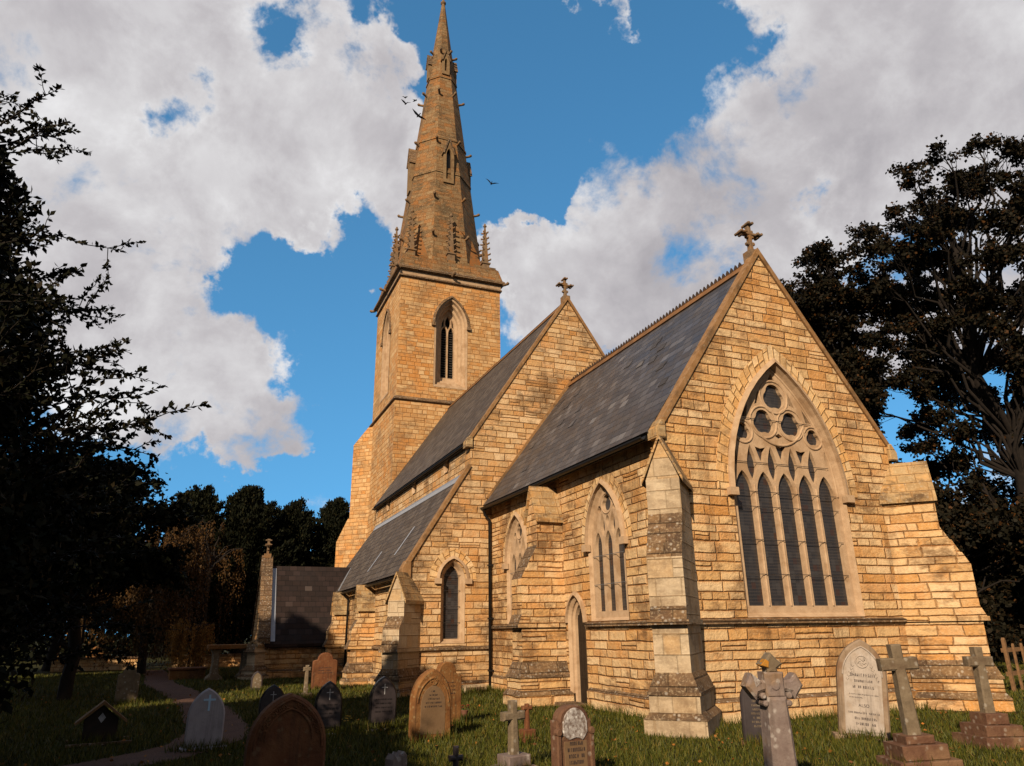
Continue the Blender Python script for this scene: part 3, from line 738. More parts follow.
square_ring(mb, TW+.13, 20.3, TW-.06, 21.05); square_ring(mb, TW-.06, 21.05, TW-.34, 21.06); square_ring(mb, TW-.34, 21.06, TW-.34, 20.4)
for s in range(4):
    for i in range(7):
        a = -TW+.25+i*.80; R = Matrix.Rotation(s*pi/2, 3, 'Z')
        def T(x, y, z): v = R @ Vector((x, y, 0)); return (v.x, v.y+TCY, z)
        mb.box(a, a+.44, -TW+.075, -TW+.31, 21.05, 21.19+.0*i, T=T)
mb.face([(-TW+.3, TCY-TW+.3, 20.5), (TW-.3, TCY-TW+.3, 20.5), (TW-.3, TCY+TW-.3, 20.5), (-TW+.3, TCY+TW-.3, 20.5)])
mb.build('parapet', M['spire'], church)
def stub(loc, dirv, l=.35, r=.09, name='gargoyle', parent=None):
    d = Vector(dirv).normalized(); p = Vector(loc); mb = MB()
    mb.tube([p, p+d*l*.5, p+d*l*.85+Vector((0, 0, .05)), p+d*l+Vector((0, 0, .02))], [r, r*.8, r*1.15, r*.6], 7)
    return mb.build(name, M['cross_stone'], parent or church)
for sx in (-1, 1):
    for sy in (-1, 1): stub((sx*(TW+.15), TCY+sy*(TW+.15), 20.08), (sx, sy, 0), .35)
for sx, sy in ((0, -1), (-1, 0)): stub((sx*(TW+.2), TCY+sy*(TW+.2), 20.08), (sx, sy, 0), .35)
# south-west tower buttress
def tower_buttress(corner, d):
    d = Vector((*d, 0)).normalized(); t = Vector((-d.y, d.x, 0)); cx, cy = corner
    P = lambda e, z, l: (cx+d.x*e+t.x*l, cy+d.y*e+t.y*l, z)
    mb = MB(); h = .42
    poly = [(-.4, -.5), (1.66, -.5), (1.66, 6.29), (1.0, 7.5), (.90, 7.56), (.90, 11.66), (-.02, 12.6), (-.4, 12.6)]
    mb.plate(poly, [], P, -h); mb.plate(poly, [], P, h)
    for i in range(len(poly)):
        a, b = poly[i], poly[(i+1) % len(poly)]; mb.face([P(*a, -h), P(*b, -h), P(*b, h), P(*a, h)])
    o = mb.build('buttress', M['tower'], church); o['label'] = 'tall stepped tower buttress'
tower_buttress((-TW, TY0+2*TW), (-1, 1)); tower_buttress((TW, TY0+2*TW), (1, 1))

# spire
ZT = 42.75
def SR(z): return (ZT-z)*.1135+.06
n8 = [(2*i+1)*pi/8 for i in range(8)]; kf = 1/cos(pi/8)
def ring8(z, extra=0.): return [((SR(z)+extra)*kf*cos(a), TCY+(SR(z)+extra)*kf*sin(a), z) for a in n8]
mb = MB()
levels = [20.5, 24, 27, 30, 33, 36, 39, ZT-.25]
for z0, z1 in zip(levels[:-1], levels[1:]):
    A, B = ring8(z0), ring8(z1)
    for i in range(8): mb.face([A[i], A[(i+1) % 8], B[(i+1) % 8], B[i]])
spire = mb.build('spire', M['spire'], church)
for z in (27.6, 30.2, 35.4):
    mb = MB()
    for (za, ea), (zb, eb) in (((z-.06, 0), (z-.06, .05)), ((z-.06, .05), (z+.10, .05)), ((z+.10, .05), (z+.2, -.01))):
        A, B = ring8(za, ea), ring8(zb, eb)
        for i in range(8): mb.face([A[i], A[(i+1) % 8], B[(i+1) % 8], B[i]])
    mb.build('spire_band', M['spire'], spire)
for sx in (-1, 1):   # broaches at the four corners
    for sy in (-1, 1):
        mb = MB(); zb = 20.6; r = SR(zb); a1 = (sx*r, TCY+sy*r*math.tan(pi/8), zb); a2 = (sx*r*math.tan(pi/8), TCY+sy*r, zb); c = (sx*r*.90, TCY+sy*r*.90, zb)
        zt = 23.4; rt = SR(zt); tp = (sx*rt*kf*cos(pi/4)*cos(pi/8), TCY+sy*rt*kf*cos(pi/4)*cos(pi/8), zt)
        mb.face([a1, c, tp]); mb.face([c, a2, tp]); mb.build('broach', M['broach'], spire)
mb = MB(); mb.lathe((0, TCY, ZT-.4), [(.10, 0), (.19, .10), (.19, .18), (.10, .26), (.06, .5), (.13, .6), (.10, .72), (0, .80)], 10); mb.build('finial', M['cross_stone'], spire)
for z in (22.9, 25.6, 29.9, 33.9, 37.6):
    for i, a in enumerate(n8):
        r = SR(z)*kf
        stub((r*.97*cos(a), TCY+r*.97*sin(a), z), (cos(a), sin(a), .15), .42 if z < 34 else .34, .085, 'crocket', spire)
def lucarne(a, z0, hw, zs, h, depth):
    R = SR(z0); rx = frame((0, TCY, 0), (-sin(a), cos(a), 0), (cos(a), sin(a), 0))
    T = lambda p, z, d: rx(p, z, -(R+.10)+d)
    mb = MB()
    o = [(-hw-.16, z0-.1), (hw+.16, z0-.1), (hw+.16, zs), (0, zs+h+.42), (-hw-.16, zs)]
    op = arch(hw, zs-.1, h*.75, z0+.15, 0, 6)
    mb.plate(o, [op], T, 0); mb.ringwall(op, 0, op, .25, T); mb.ringwall(o, 0, o, depth, T)
    w = mb.build('lucarne', M['dressed_d'], spire)
    d = MB(); d.plate(inset(op, -.02), [], T, .2); d.build('opening', M['mono_rim'], w) if False else None
    mb2 = MB(); mb2.plate(inset(op, -.01), [], T, .22); 
    ob = mb2.build('opening_louvre', M['mono_rim'], church); ob.parent = spire
    g_ = MB(); e = [(hw+.24, zs-.10), (0, zs+h+.60), (-hw-.24, zs-.10), (-hw-.14, zs-.10), (0, zs+h+.38), (hw+.14, zs-.10)]
    g_.prism(e, T, -.07, depth*.8); ob = g_.build('lucarne_coping', M['weather'], spire)
M['dressed_d'] = plain_stone('spire_dressed_stone', (.17, .11, .055), (.22, .15, .08), (.12, .07, .035))
for k in range(4):
    lucarne(k*pi/2, 26.9, .16, 28.9, .55, .9); lucarne(k*pi/2, 35.75, .085, 36.8, .3, .5)
# pinnacles
def pinnacle(x, y, z, h):
    mb = MB(); w = .20
    def sq(w0, z0, w1, z1): 
        A = [(x-w0, y-w0, z0), (x+w0, y-w0, z0), (x+w0, y+w0, z0), (x-w0, y+w0, z0)]; B_ = [(x-w1, y-w1, z1), (x+w1, y-w1, z1), (x+w1, y+w1, z1), (x-w1, y+w1, z1)]
        for i in range(4): mb.face([A[i], A[(i+1) % 4], B_[(i+1) % 4], B_[i]])
    sq(w, z-.4, w, z+.55); sq(w, z+.55, w+.06, z+.6); sq(w+.06, z+.6, w+.06, z+.68); sq(w+.06, z+.68, w*.8, z+.72); sq(w*.8, z+.72, .035, z+h-.15)
    for i in range(6):
        zz = z+.85+i*(h-1.15)/6; ww = w*.8*(1-(zz-z-.72)/(h-.87))+.03
        for sx in (-1, 1):
            for sy in (-1, 1): mb.tube([(x+sx*ww*.8, y+sy*ww*.8, zz), (x+sx*(ww+.075), y+sy*(ww+.075), zz+.03), (x+sx*(ww+.085), y+sy*(ww+.085), zz+.09)], [.05, .055, .03], 5)
    mb.lathe((x, y, z+h-.28), [(.04, 0), (.11, .07), (.11, .12), (.05, .17), (.06, .22), (0, .30)], 8)
    mb.build('pinnacle', M['cross_stone'], church)
for x, y in ((-2.2, -2.2), (0, -2.55), (2.2, -2.2), (2.55, 0), (2.2, 2.2), (0, 2.55), (-2.2, 2.2), (-2.55, 0)): pinnacle(x, TCY+y, 21.0, 3.35)

# ------------------------------------------------------------------ porch
PX = -8.6; PY0, PY1 = 19.2, 23.2; PR = 21.2
TP = frame((0, PY0, 0), (1, 0, 0), (0, -1, 0))
mb = MB()
mb.face([(PX, PY0, -.5), (-5.42, PY0, -.5), (-5.42, PY0, 1.45), (PX, PY0, 1.45)]); mb.face([(PX, PY1, -.5), (-5.42, PY1, -.5), (-5.42, PY1, 1.45), (PX, PY1, 1.45)])
for x in (PX, PX+.35): mb.face([(x, PY0, -.5), (x, PY1, -.5), (x, PY1, 1.45), (x, PR, 4.45), (x, PY0, 1.45)])
mb.build('porch_wall', M['stone'], church)
mb = MB()
for s in (-1, 1):
    P = [(PX+.2, PR+s*2.2, 1.22), (-4.7, PR+s*2.2, 1.22), (-4.7, PR, 4.28), (PX+.2, PR, 4.28)]; Q = [(p[0], p[1], p[2]-.1) for p in P]
    mb.face(P); mb.face(Q)
    for i in range(4): mb.face([P[i], P[(i+1) % 4], Q[(i+1) % 4], Q[i]])
mb.build('porch_roof', M['tile'], church)
mb = MB()
for s in (-1, 1):
    P = [Vector((PX-.06, PR+s*2.25, 1.25)), Vector((PX-.06, PR, 4.5)), Vector((PX+.38, PR, 4.5)), Vector((PX+.38, PR+s*2.25, 1.25))]; Q = [p+Vector((0, 0, .2)) for p in P]
    mb.face([tuple(p) for p in Q]); mb.face([tuple(p) for p in P])
    for i in range(4): mb.face([tuple(P[i]), tuple(P[(i+1) % 4]), tuple(Q[(i+1) % 4]), tuple(Q[i])])
mb.build('coping', M['weather'], church)  # darker stone chosen to put the porch's shade into the coping colour
mb = MB(); mb.face([(PX+.40, PR-2.15, 1.22+.05*1.5+.03), (PX+.56, PR-2.15, 1.32), (PX+.56, PR-.1, 4.18), (PX+.40, PR-.1, 4.18)])
mb.box(PX+.39, PX+.42, PR-2.0, PR-.1, 1.5, 1.6); mb.build('lead_flashing', M['lead'], church)
gable_cross(PX+.16, PR, 4.75, .62, rot=pi/2)
mb = MB(); ledge(mb, TP, PX-.05, -5.42, 1.02, .05, .07, .08); mb.build('string_course', [M['weather'], M['weather']], church)
mb = MB(); ledge(mb, TP, PX-.05, -5.42, -.5, .75, .09, .08); mb.build('plinth', [M['stone'], M['weather']], church)
mb = MB(); mb.tube([(PX+.4, PY0-.13, 1.15), (-5.7, PY0-.13, 1.15)], .06, 8); mb.build('gutter', M['iron'], church)
b = buttress((PX, PY0), (-1, -1), zs=.98, ztop=(1.22, 1.40), mid=(1.12, 1.2), hw=.20, e_top=.3, e_mid=.36, e_low=.36, plinth=(.35, .5), foot=.2)

# ------------------------------------------------------------------ ground, path
def terrain(name, m, r, step):
    mb = MB(); n = 40
    xs = np.concatenate([[-r], np.linspace(-60, 60, 41), [r]]); ys = np.concatenate([[-r], np.linspace(-60, 80, 45), [r]])
    rnd = random.Random(4)
    idx = {}; V_ = []
    for i, x in enumerate(xs):
        for j, y in enumerate(ys):
            idx[i, j] = len(V_); V_.append((x, y, 0))
    F_ = [(idx[i, j], idx[i+1, j], idx[i+1, j+1], idx[i, j+1]) for i in range(len(xs)-1) for j in range(len(ys)-1)]
    me = bpy.data.meshes.new(name); me.from_pydata(V_, [], F_); me.materials.append(m)
    o = bpy.data.objects.new(name, me); o['kind'] = 'structure'; return link(o)
terrain('ground', M['turf'], 600, 1)
PATH = [(-12.6, 30), (-12.1, 24), (-11.8, 18.5), (-11.2, 14.5), (-10.6, 10), (-10.35, 6), (-10.3, 3.4), (-10.75, 1.6), (-12.1, .2), (-15, -1.2), (-22, -2.5)]
def smooth_path(P, k=8):
    out = []
    for i in range(len(P)-1):
        p0, p1, p2, p3 = P[max(i-1, 0)], P[i], P[i+1], P[min(i+2, len(P)-1)]
        for q in range(k):
            t = q/k; out.append(tuple(.5*((2*p1[j])+(-p0[j]+p2[j])*t+(2*p0[j]-5*p1[j]+4*p2[j]-p3[j])*t*t+(-p0[j]+3*p1[j]-3*p2[j]+p3[j])*t**3) for j in (0, 1)))
    return out+[P[-1]]
PS = smooth_path(PATH); mb = MB(); rp = random.Random(8)
L_, R_ = [], []
for i, p in enumerate(PS):
    q0, q1 = Vector(PS[max(i-1, 0)]), Vector(PS[min(i+1, len(PS)-1)]); t = (q1-q0).normalized(); nn = Vector((-t.y, t.x)); w = .52+rp.uniform(-.05, .05)
    L_.append((p[0]+nn.x*w, p[1]+nn.y*w, .012)); R_.append((p[0]-nn.x*w, p[1]-nn.y*w, .012))
for i in range(len(PS)-1): mb.face([L_[i], R_[i], R_[i+1], L_[i+1]])
po = mb.build('path', M['path']); po['kind'] = 'structure'

# ------------------------------------------------------------------ gravestones
def marks(mb, T, lines, d, mi=0, seed=0):
    """rows of worn letter strokes: (centre a, z, width, height)"""
    r = random.Random(seed)
    for ca, z, w, h in lines:
        a = ca-w/2
        while a < ca+w/2-.004:
            k = r.random(); cw = h*r.uniform(.45, .75); s = h*.17
            if k < .14: a += cw*.8; continue
            def bar(x0, x1, z0, z1): mb.face([T(x0, z0, d), T(x1, z0, d), T(x1, z1, d), T(x0, z1, d)], mi)
            bar(a, a+s, z, z+h)
            if k > .4: bar(a+cw-s*1.6, a+cw-s*.6, z, z+h*r.choice((1, 1, .55)))
            for zz in (z, z+h*.5-s/2, z+h-s):
                if r.random() < .55: bar(a+s, a+cw-s*1.6, zz, zz+s)
            a += cw+h*.12
def cross_shape(mb, T, ca, z, w, h, t, d0, d1, mi=0):
    mb.prism([(ca-t, z), (ca+t, z), (ca+t, z+h*.62), (ca+w/2, z+h*.62), (ca+w/2, z+h*.62+2*t), (ca+t, z+h*.62+2*t), (ca+t, z+h), (ca-t, z+h), (ca-t, z+h*.62+2*t), (ca-w/2, z+h*.62+2*t), (ca-w/2, z+h*.62), (ca-t, z+h*.62)], T, d0, d1, mi=mi)
GT = frame((0, 0, 0), (1, 0, 0), (0, -1, 0))
def at(x, y, rz, tilt=(0, 0)): return (x, y, 0), math.radians(rz), (math.radians(tilt[0]), math.radians(tilt[1]))
def stone(name, label, x, y, rz, tilt, w, h, t, kind, m_body, rise=None, group=None, sink=.25, ch=.02, cat='gravestone'):
    o = empty(name, (x, y, 0), math.radians(rz), (math.radians(tilt[0]), math.radians(tilt[1]))); tag(o, label, cat, group)
    hw = w/2
    if kind == 'gothic': r = rise or w*.75; out = arch(hw, h-r, r, -sink, 0, 10)
    elif kind == 'round': out = [(-hw, -sink), (hw, -sink), (hw, h-hw*.62), (hw*.86, h-hw*.62), *[(hw*.86*cos(a), h-hw*.62+hw*.62*sin(a)) for a in np.linspace(.1, pi-.1, 14)], (-hw*.86, h-hw*.62), (-hw, h-hw*.62)]
    elif kind == 'shoulder': out = [(-hw, -sink), (hw, -sink), (hw, h*.74), *[(hw-.16*w*(1-cos(a)) if False else hw*.62+hw*.38*cos(a), h*.74+.02+h*.06*sin(a)) for a in np.linspace(0, pi/2, 4)], *[(hw*.62*cos(a)**.8 if cos(a) > 0 else 0, h*.80+h*.20*sin(a)) for a in np.linspace(.15, pi/2-.02, 7)], (0, h)]
    if kind == 'shoulder': out = out+[(-a, b) for a, b in reversed(out[2:-1])]
    mb = MB(); mb.prism(out, GT, -t/2, t/2, ch=ch); mb.build('slab', m_body, o)
    return o, out, -t/2
def sub_panel(o, out, d, k, m_, depth=.004, zmin=.12, name='panel'):
    p = [(a, max(zmin, b)) for a, b in inset(out, k)]
    mb = MB(); mb.prism(p, GT, d-depth, d+.02, ch=.003); return mb.build(name, m_, o), p
def plinth_block(o, w, dd, z0, z1, m_, name='base', ch=.015):
    mb = MB(); mb.prism([(-w/2, z0), (w/2, z0), (w/2, z1), (-w/2, z1)], GT, -dd/2, dd/2, ch=ch); return mb.build(name, m_, o)
def inscription(o, lines, d, m_, seed, also=None):
    mb = MB(); marks(mb, GT, lines, d, 0, seed)
    if also:
        cu = bpy.data.curves.new('t', 'FONT'); cu.body = also[0]; cu.size = also[3]; cu.align_x = 'CENTER'
        to = bpy.data.objects.new('t', cu); C.objects.link(to); dg = bpy.context.evaluated_depsgraph_get(); me = to.evaluated_get(dg).to_mesh()
        for p in me.polygons: mb.face([GT(also[1]+me.vertices[i].co.x, also[2]+me.vertices[i].co.y, d) for i in p.vertices])
        to.evaluated_get(dg).to_mesh_clear(); bpy.data.objects.remove(to); bpy.data.curves.remove(cu)
    return mb.build('inscription', m_, o)

# 1 pale stone with blue cross
o, out, d = stone('headstone', 'pale grey pointed headstone bearing a large pale blue cross, beside the path', -10.54, 1.35, 3, (0, 0), .52, .84, .10, 'gothic', M['pale_grey'], .40)
mb = MB(); cross_shape(mb, GT, 0.02, .53, .17, .22, .014, d-.008, d+.01); mb.build('cross_emblem', M['blue_white'], o)
plinth_block(o, .64, .28, -.1, .05, M['pale_grey'])
# 2 big near sandstone with carving
o, out, d = stone('headstone', 'large red brown sandstone headstone with carved foliage, at the bottom edge left of centre', -9.82, -2.67, 6, (-1, 1), .80, 1.0, .16, 'gothic', M['red_sand'], .52, ch=.03)
mb = MB()
rim = inset(out, .055); rim_i = inset(out, .085)
mb.torus([p for p in rim[2:]], .014, GT, d)
arc2 = arc_only(arch(.24, .55, .30, 0, 0, 10)); mb.torus(arc2, .014, GT, d)
rl = random.Random(5)
for s in (-1, 1):
    for i in range(9):
        a = .35+i*.125; cx, cz = s*.315*cos(a*.98), .50+.40*sin(a*1.0)*.92
        sp = [(cx+.03*(1-q/12)*cos(q*.75*s+a), cz+.03*(1-q/12)*sin(q*.75*s+a)) for q in range(11)]
        mb.torus(sp, .008, GT, d-.002, n=5)
        for q in range(3):
            an = rl.uniform(0, 2*pi); lx, lz = cx+.035*cos(an), cz+.035*sin(an)
            mb.torus([(lx-.014*cos(an), lz-.014*sin(an)), (lx, lz), (lx+.018*cos(an), lz+.018*sin(an))], .009, GT, d-.002, n=5)
mb.build('carved_border', M['red_sand'], o)
# 3, 4, 5 dark slate with thin crosses
for (x, y, rz, tl, w, h, lab) in ((-8.63, 2.11, 2, (0, 0), .45, .83, 'dark slate pointed headstone with thin white cross and yellow flowers at its side'),
                                  (-7.67, 2.29, 4, (0, 1), .48, .86, 'dark slate pointed headstone with thin white cross, beside the orange sandstone headstones'),
                                  (-9.30, 4.6, 0, (0, 0), .50, .66, 'low dark slate headstone with pale cross half hidden behind the large carved headstone')):
    o, out, d = stone('headstone', lab, x, y, rz, tl, w, h, .09, 'gothic', M['mono_rim'], .36, group='dark slate headstones with white crosses')
    sub_panel(o, out, d, .03, M['mono_dark'])
    mb = MB(); cross_shape(mb, GT, 0, h-.29, .11, .17, .007, d-.008, d+.01); mb.build('cross_emblem', M['letter_pale'], o)
    inscription(o, [(0, h-.38-q*.065, w*.62, .022) for q in range(4)], d-.0065, M['mono_rim'], int(x*7))
    plinth_block(o, w+.12, .24, -.1, .03, M['pale_grey'])
# 6 orange sandstone with buff panel
o, out, d = stone('headstone', 'orange sandstone headstone with rounded pointed top and buff inscribed panel', -7.3, .61, 12, (-1, 1.5), .68, 1.04, .14, 'gothic', M['orange_sand'], .46, ch=.03)
pn = [(a*.92, b) for a, b in arch(.235, .52, .28, .10, 0, 8)]
mb = MB(); mb.prism(pn, GT, d-.005, d+.02, ch=.003); mb.build('panel', M['buff_panel'], o)
inscription(o, [(0, .70, .08, .022), (0, .645, .15, .022), (0, .59, .22, .024), (0, .535, .27, .024), (0, .48, .30, .024)], d-.0075, M['letter_dark'], 3)
mb = MB(); mb.torus(arc_only(arch(.27, .55, .36, 0, 0, 10)), .015, GT, d); c_ = circ(0, .86, .06, 12); mb.torus(c_+[c_[0]], .012, GT, d)
for k in range(6): mb.torus([(.03*cos(k*1.05), .86+.03*sin(k*1.05)), (.055*cos(k*1.05+.4), .86+.055*sin(k*1.05+.4))], .011, GT, d)
mb.build('carved_rosette', M['orange_sand'], o)
# 7 shouldered behind
o, out, d = stone('headstone', 'shouldered ochre headstone standing close behind the orange sandstone headstone', -6.6, 2.09, 14, (0, 1), .62, 1.08, .12, 'shoulder', M['orange_sand'], ch=.02)
inscription(o, [(0, .72-q*.06, .34, .022) for q in range(4)], d-.002, M['letter_dark'], 9)
# 10 lichened
o, out, d = stone('headstone', 'brown headstone with white lichen over its rounded top, at the bottom edge', -6.84, -3.35, 10, (-2, 1), .48, .80, .13, 'round', M['red_base'], ch=.02)
hp = [(.17*cos(a), .58+.19*sin(a)) for a in np.linspace(0, pi, 14)]
mb = MB(); mb.prism([(-.17, .50), (-.08, .45), (.02, .47), (.10, .44), (.17, .52)]+hp[1:-1], GT, d-.012, d+.02, ch=.006); mb.build('lichen_roundel', M['white_lichen'], o)
pn = [(-.155, .02), (.155, .02), (.155, .435), (-.155, .435)]; mb = MB(); mb.prism(pn, GT, d-.004, d+.02, ch=.003); mb.build('panel', M['buff_panel'], o)
inscription(o, [(0, .395-q*.062, .20+.03*(q % 2), .036) for q in range(6)], d-.0065, M['letter_dark'], 14)
mb = MB()
for s in (-1, 1): mb.prism([(s*.225-.03, .0), (s*.225+.03, .0), (s*.225+.03, .50), (s*.225-.03, .50)], GT, d-.02, d+.03, ch=.012); mb.prism(circ(s*.225, .53, .042, 12), GT, d-.03, d+.03, ch=.012)
mb.build('side_columns', M['red_base'], o)
# 15 dark round behind cross
o, out, d = stone('headstone', 'dark rounded headstone partly hidden behind the foliate cross', -3.12, -2.1, -30, (0, 1), .62, .88, .11, 'gothic', M['mono_dark'], .30)
sub_panel(o, out, d, .05, M['mono_dark'])
inscription(o, [(0, .62-q*.055, .36-.05*(q % 2), .028) for q in range(8)], d-.0065, M['letter_faint'] if 'letter_faint' in M else M['grey_lichen'], 21)
plinth_block(o, .70, .22, -.1, .04, M['red_base'])
# 16 tall white
o, out, d = stone('headstone', 'tall weathered white marble headstone with pointed top and dark lettering by the east wall', -1.48, -2.32, -36, (0, 6), .70, 1.40, .13, 'gothic', M['marble_rim'], .52, ch=.025)
pn = arch(.265, .88, .40, .06, 0, 10); mb = MB(); mb.prism(pn, GT, d-.006, d+.02, ch=.004); pnl = mb.build('panel', M['marble'], o)
mb = MB(); mb.torus(arc_only(arch(.275, .88, .415, 0, 0, 12)), .013, GT, d-.004); c_ = circ(0, 1.08, .085, 20); mb.torus(c_+[c_[0]], .012, GT, d-.006)
for k in range(5): mb.torus([(.02*cos(k*1.26), 1.08+.02*sin(k*1.26)), (.045*cos(k*1.26+.5), 1.08+.045*sin(k*1.26+.5)), (.06*cos(k*1.26+1.1), 1.08+.06*sin(k*1.26+1.1))], .012, GT, d-.006)
for s in (-1, 1):
    for k in range(5): mb.torus([(s*(.11+.02*k), 1.02-.045*k), (s*(.135+.02*k), 1.00-.05*k), (s*(.15+.018*k), 1.03-.05*k)], .009, GT, d-.006)
mb.build('carved_rosette', M['marble'], o)
inscription(o, [(0, .865, .34, .042), (.01, .785, .25, .034), (.0, .70, .28, .036), (.01, .605, .42, .016), (-.10, .56, .19, .016), (.0, .345, .43, .026), (.01, .265, .29, .034), (.01, .19, .30, .036), (.03, .10, .42, .015), (-.07, .062, .14, .014)], d-.0085, M['letter_dark'], 33, also=('ALSO', 0, .44, .062))
plinth_block(o, .86, .34, -.1, .035, M['marble_rim'])
# 20, 28 and other distant stones
o, out, d = stone('headstone', 'grey pointed headstone in the shade beyond the gabled wooden marker', -12.24, 10.13, 4, (0, 0), .5, .88, .12, 'shoulder', M['grey_lichen'])
plinth_block(o, .62, .3, -.1, .06, M['grey_lichen'])
o, out, d = stone('headstone', 'plain rust red headstone standing against the porch side', -7.22, 11.87, 3, (0, 0), .72, 1.05, .12, 'shoulder', M['red_sand'])
inscription(o, [(0, .62-q*.07, .4, .025) for q in range(3)], d-.002, M['letter_dark'], 41)
o, out, d = stone('headstone', 'small reddish headstone far back under the dark left trees', -16.2, 40, 0, (0, 0), 1.0, 1.05, .2, 'gothic', M['orange_sand'])
o, out, d = stone('headstone', 'small dark headstone by the porch corner', -9.05, 12.4, 2, (0, 0), .32, .58, .1, 'gothic', M['mono_dark'])
sub_panel(o, out, d, .04, M['grey_lichen'])

# crosses
def latin_cross(label, x, y, rz, tilt, m_, mb_, zb, h, arm, ws, ts, steps, arm_z=.78, name='cross_gravestone', taper=.75):
    o = empty(name, (x, y, 0), math.radians(rz), (math.radians(tilt[0]), math.radians(tilt[1]))); tag(o, label, 'gravestone')
    for (w, dd, z0, z1) in steps: plinth_block(o, w, dd, z0, z1, mb_, 'step', ch=.012)
    w0, w1 = ws/2, ws/2*taper; za = zb+(h-zb)*arm_z; ah = ws*.42
    out = [(-w0, zb), (w0, zb), (w1, za-ah), (arm/2, za-ah), (arm/2, za+ah), (w1, za+ah), (w1*1.02, h), (-w1*1.02, h), (-w1, za+ah), (-arm/2, za+ah), (-arm/2, za-ah), (-w1, za-ah)]
    mb = MB(); mb.prism(out, GT, -ts/2, ts/2, ch=.018); mb.build('cross', m_, o)
    return o
latin_cross('grey lichened cross on three stone steps, left of the cross by the fence', -2.77, -4.31, -22, (0, -2.5), M['grey_lichen'], M['red_base'], .34, 1.37, .46, .17, .13, [(.72, .6, -.1, .11), (.54, .46, .11, .27), (.34, .32, .27, .36)])
latin_cross('pale cross on a stepped base at the right, next to the fence', -.49, -3.62, -14, (0, 1), M['grey_lichen'], M['red_base'], .40, 1.28, .40, .16, .12, [(.74, .66, -.1, .14), (.56, .5, .14, .28), (.34, .32, .28, .42)])
latin_cross('narrow grey cross with short arms near the bottom edge beneath the chancel buttress', -7.19, -2.52, 8, (0, -1), M['grey_lichen'], M['purple_stone'], .20, .80, .30, .115, .10, [(.42, .4, -.1, .10), (.30, .28, .10, .22)], arm_z=.72)
latin_cross('small rust brown cross on a flared base behind the narrow grey cross', -6.05, -.3, 6, (0, 0), M['red_sand'], M['red_sand'], .17, .54, .17, .075, .07, [(.30, .28, -.1, .08), (.20, .18, .08, .19)], arm_z=.84)
latin_cross('tiny dark cross at the very bottom edge beside the orange headstone', -8.02, -2.85, 5, (0, 0), M['mono_dark'], M['mono_dark'], .0, .40, .16, .07, .06, [(.2, .18, -.1, .03)], arm_z=.7)
latin_cross('thin pale stone post with worn arms near the porch', -8.01, 9.71, 0, (0, 0), M['grey_lichen'], M['grey_lichen'], .1, .80, .20, .12, .1, [(.3, .3, -.1, .12)], arm_z=.86)
# 14 foliate cross
o = tag(empty('cross_gravestone', (-5.33, -4.91, 0), math.radians(-18), (0, math.radians(0))), 'near grey cross with flared foliate arm ends and orange lichen on its tip', 'gravestone')
mb = MB(); mb.prism([(-.145, -.2), (.145, -.2), (.10, .93), (-.10, .93)], GT, -.12, .12, ch=.03); mb.build('shaft', M['purple_stone'], o)
mb = MB()
mb.prism([(-.10, .92), (.10, .92), (.10, 1.02), (.10, 1.16), (-.10, 1.16), (-.10, 1.02)], GT, -.095, .095, ch=.02)
for s in (-1, 1):
    mb.prism([(s*.08, .99), (s*.17, .965), (s*.20, .90), (s*.30, 1.03), (s*.235, 1.15), (s*.17, 1.09), (s*.08, 1.08)], GT, -.085, .085, ch=.025)
    mb.prism(circ(s*.135, .94, .032, 10), GT, -.10, .10, ch=.012); mb.prism(circ(s*.12, .87, .03, 10), GT, -.11, .11, ch=.012)
mb.prism(circ(0, 1.035, .06, 12), GT, -.105, -.05, ch=.02)
mb.build('arms', M['purple_stone'], o)
mb = MB(); mb.prism([(-.055, 1.15), (.055, 1.15), (.05, 1.19), (.115, 1.235), (.06, 1.28), (0, 1.345), (-.06, 1.28), (-.115, 1.235), (-.05, 1.19)], GT, -.075, .075, ch=.02); mb.build('top_finial', M['tip'] if 'tip' in M else M['grey_lichen'], o)
mb = MB(); mb.prism([(-.118, 1.225), (-.04, 1.20), (-.03, 1.26), (-.065, 1.285)], GT, -.080, .02, ch=.006); mb.build('lichen_patch', M['yellow_lichen'], o)
mb = MB(); mb.prism([(-.235, 1.155), (-.20, 1.02), (-.13, 1.06), (-.18, 1.11)], GT, -.090, .06, ch=.006); mb.build('lichen_patch', M['white_lichen'], o)
# weathered stump
mb = MB(); rs = random.Random(2)
o = tag(empty('stone_stump', (-8.75, -3.1, 0), .3), 'broken weathered stump with jagged top at the bottom edge', 'stump')
top = [(-.09, .36), (-.06, .41), (-.03, .38), (.0, .42), (.03, .40), (.06, .425), (.09, .39)]
mb.prism([(-.10, -.1), (.10, -.1)]+list(reversed(top)), GT, -.07, .07, ch=.012); mb.build('stump', M['purple_stone'], o)
# low kerb block
o = tag(empty('kerb_block', (-3.62, 8.95, 0), 0), 'low pale stone trough lying against the chancel wall beside the downpipe', 'stone block')
mb = MB(); mb.box(-.32, .32, -.14, .14, -.05, .20); mb.build('block', M['ashlar'], o)
mb = MB(); mb.box(-.24, .26, -.145, -.10, .05, .14); mb.build('shade_panel', M['weather'], o)  # dark panel on the front face, its colour standing for a hollow's shade
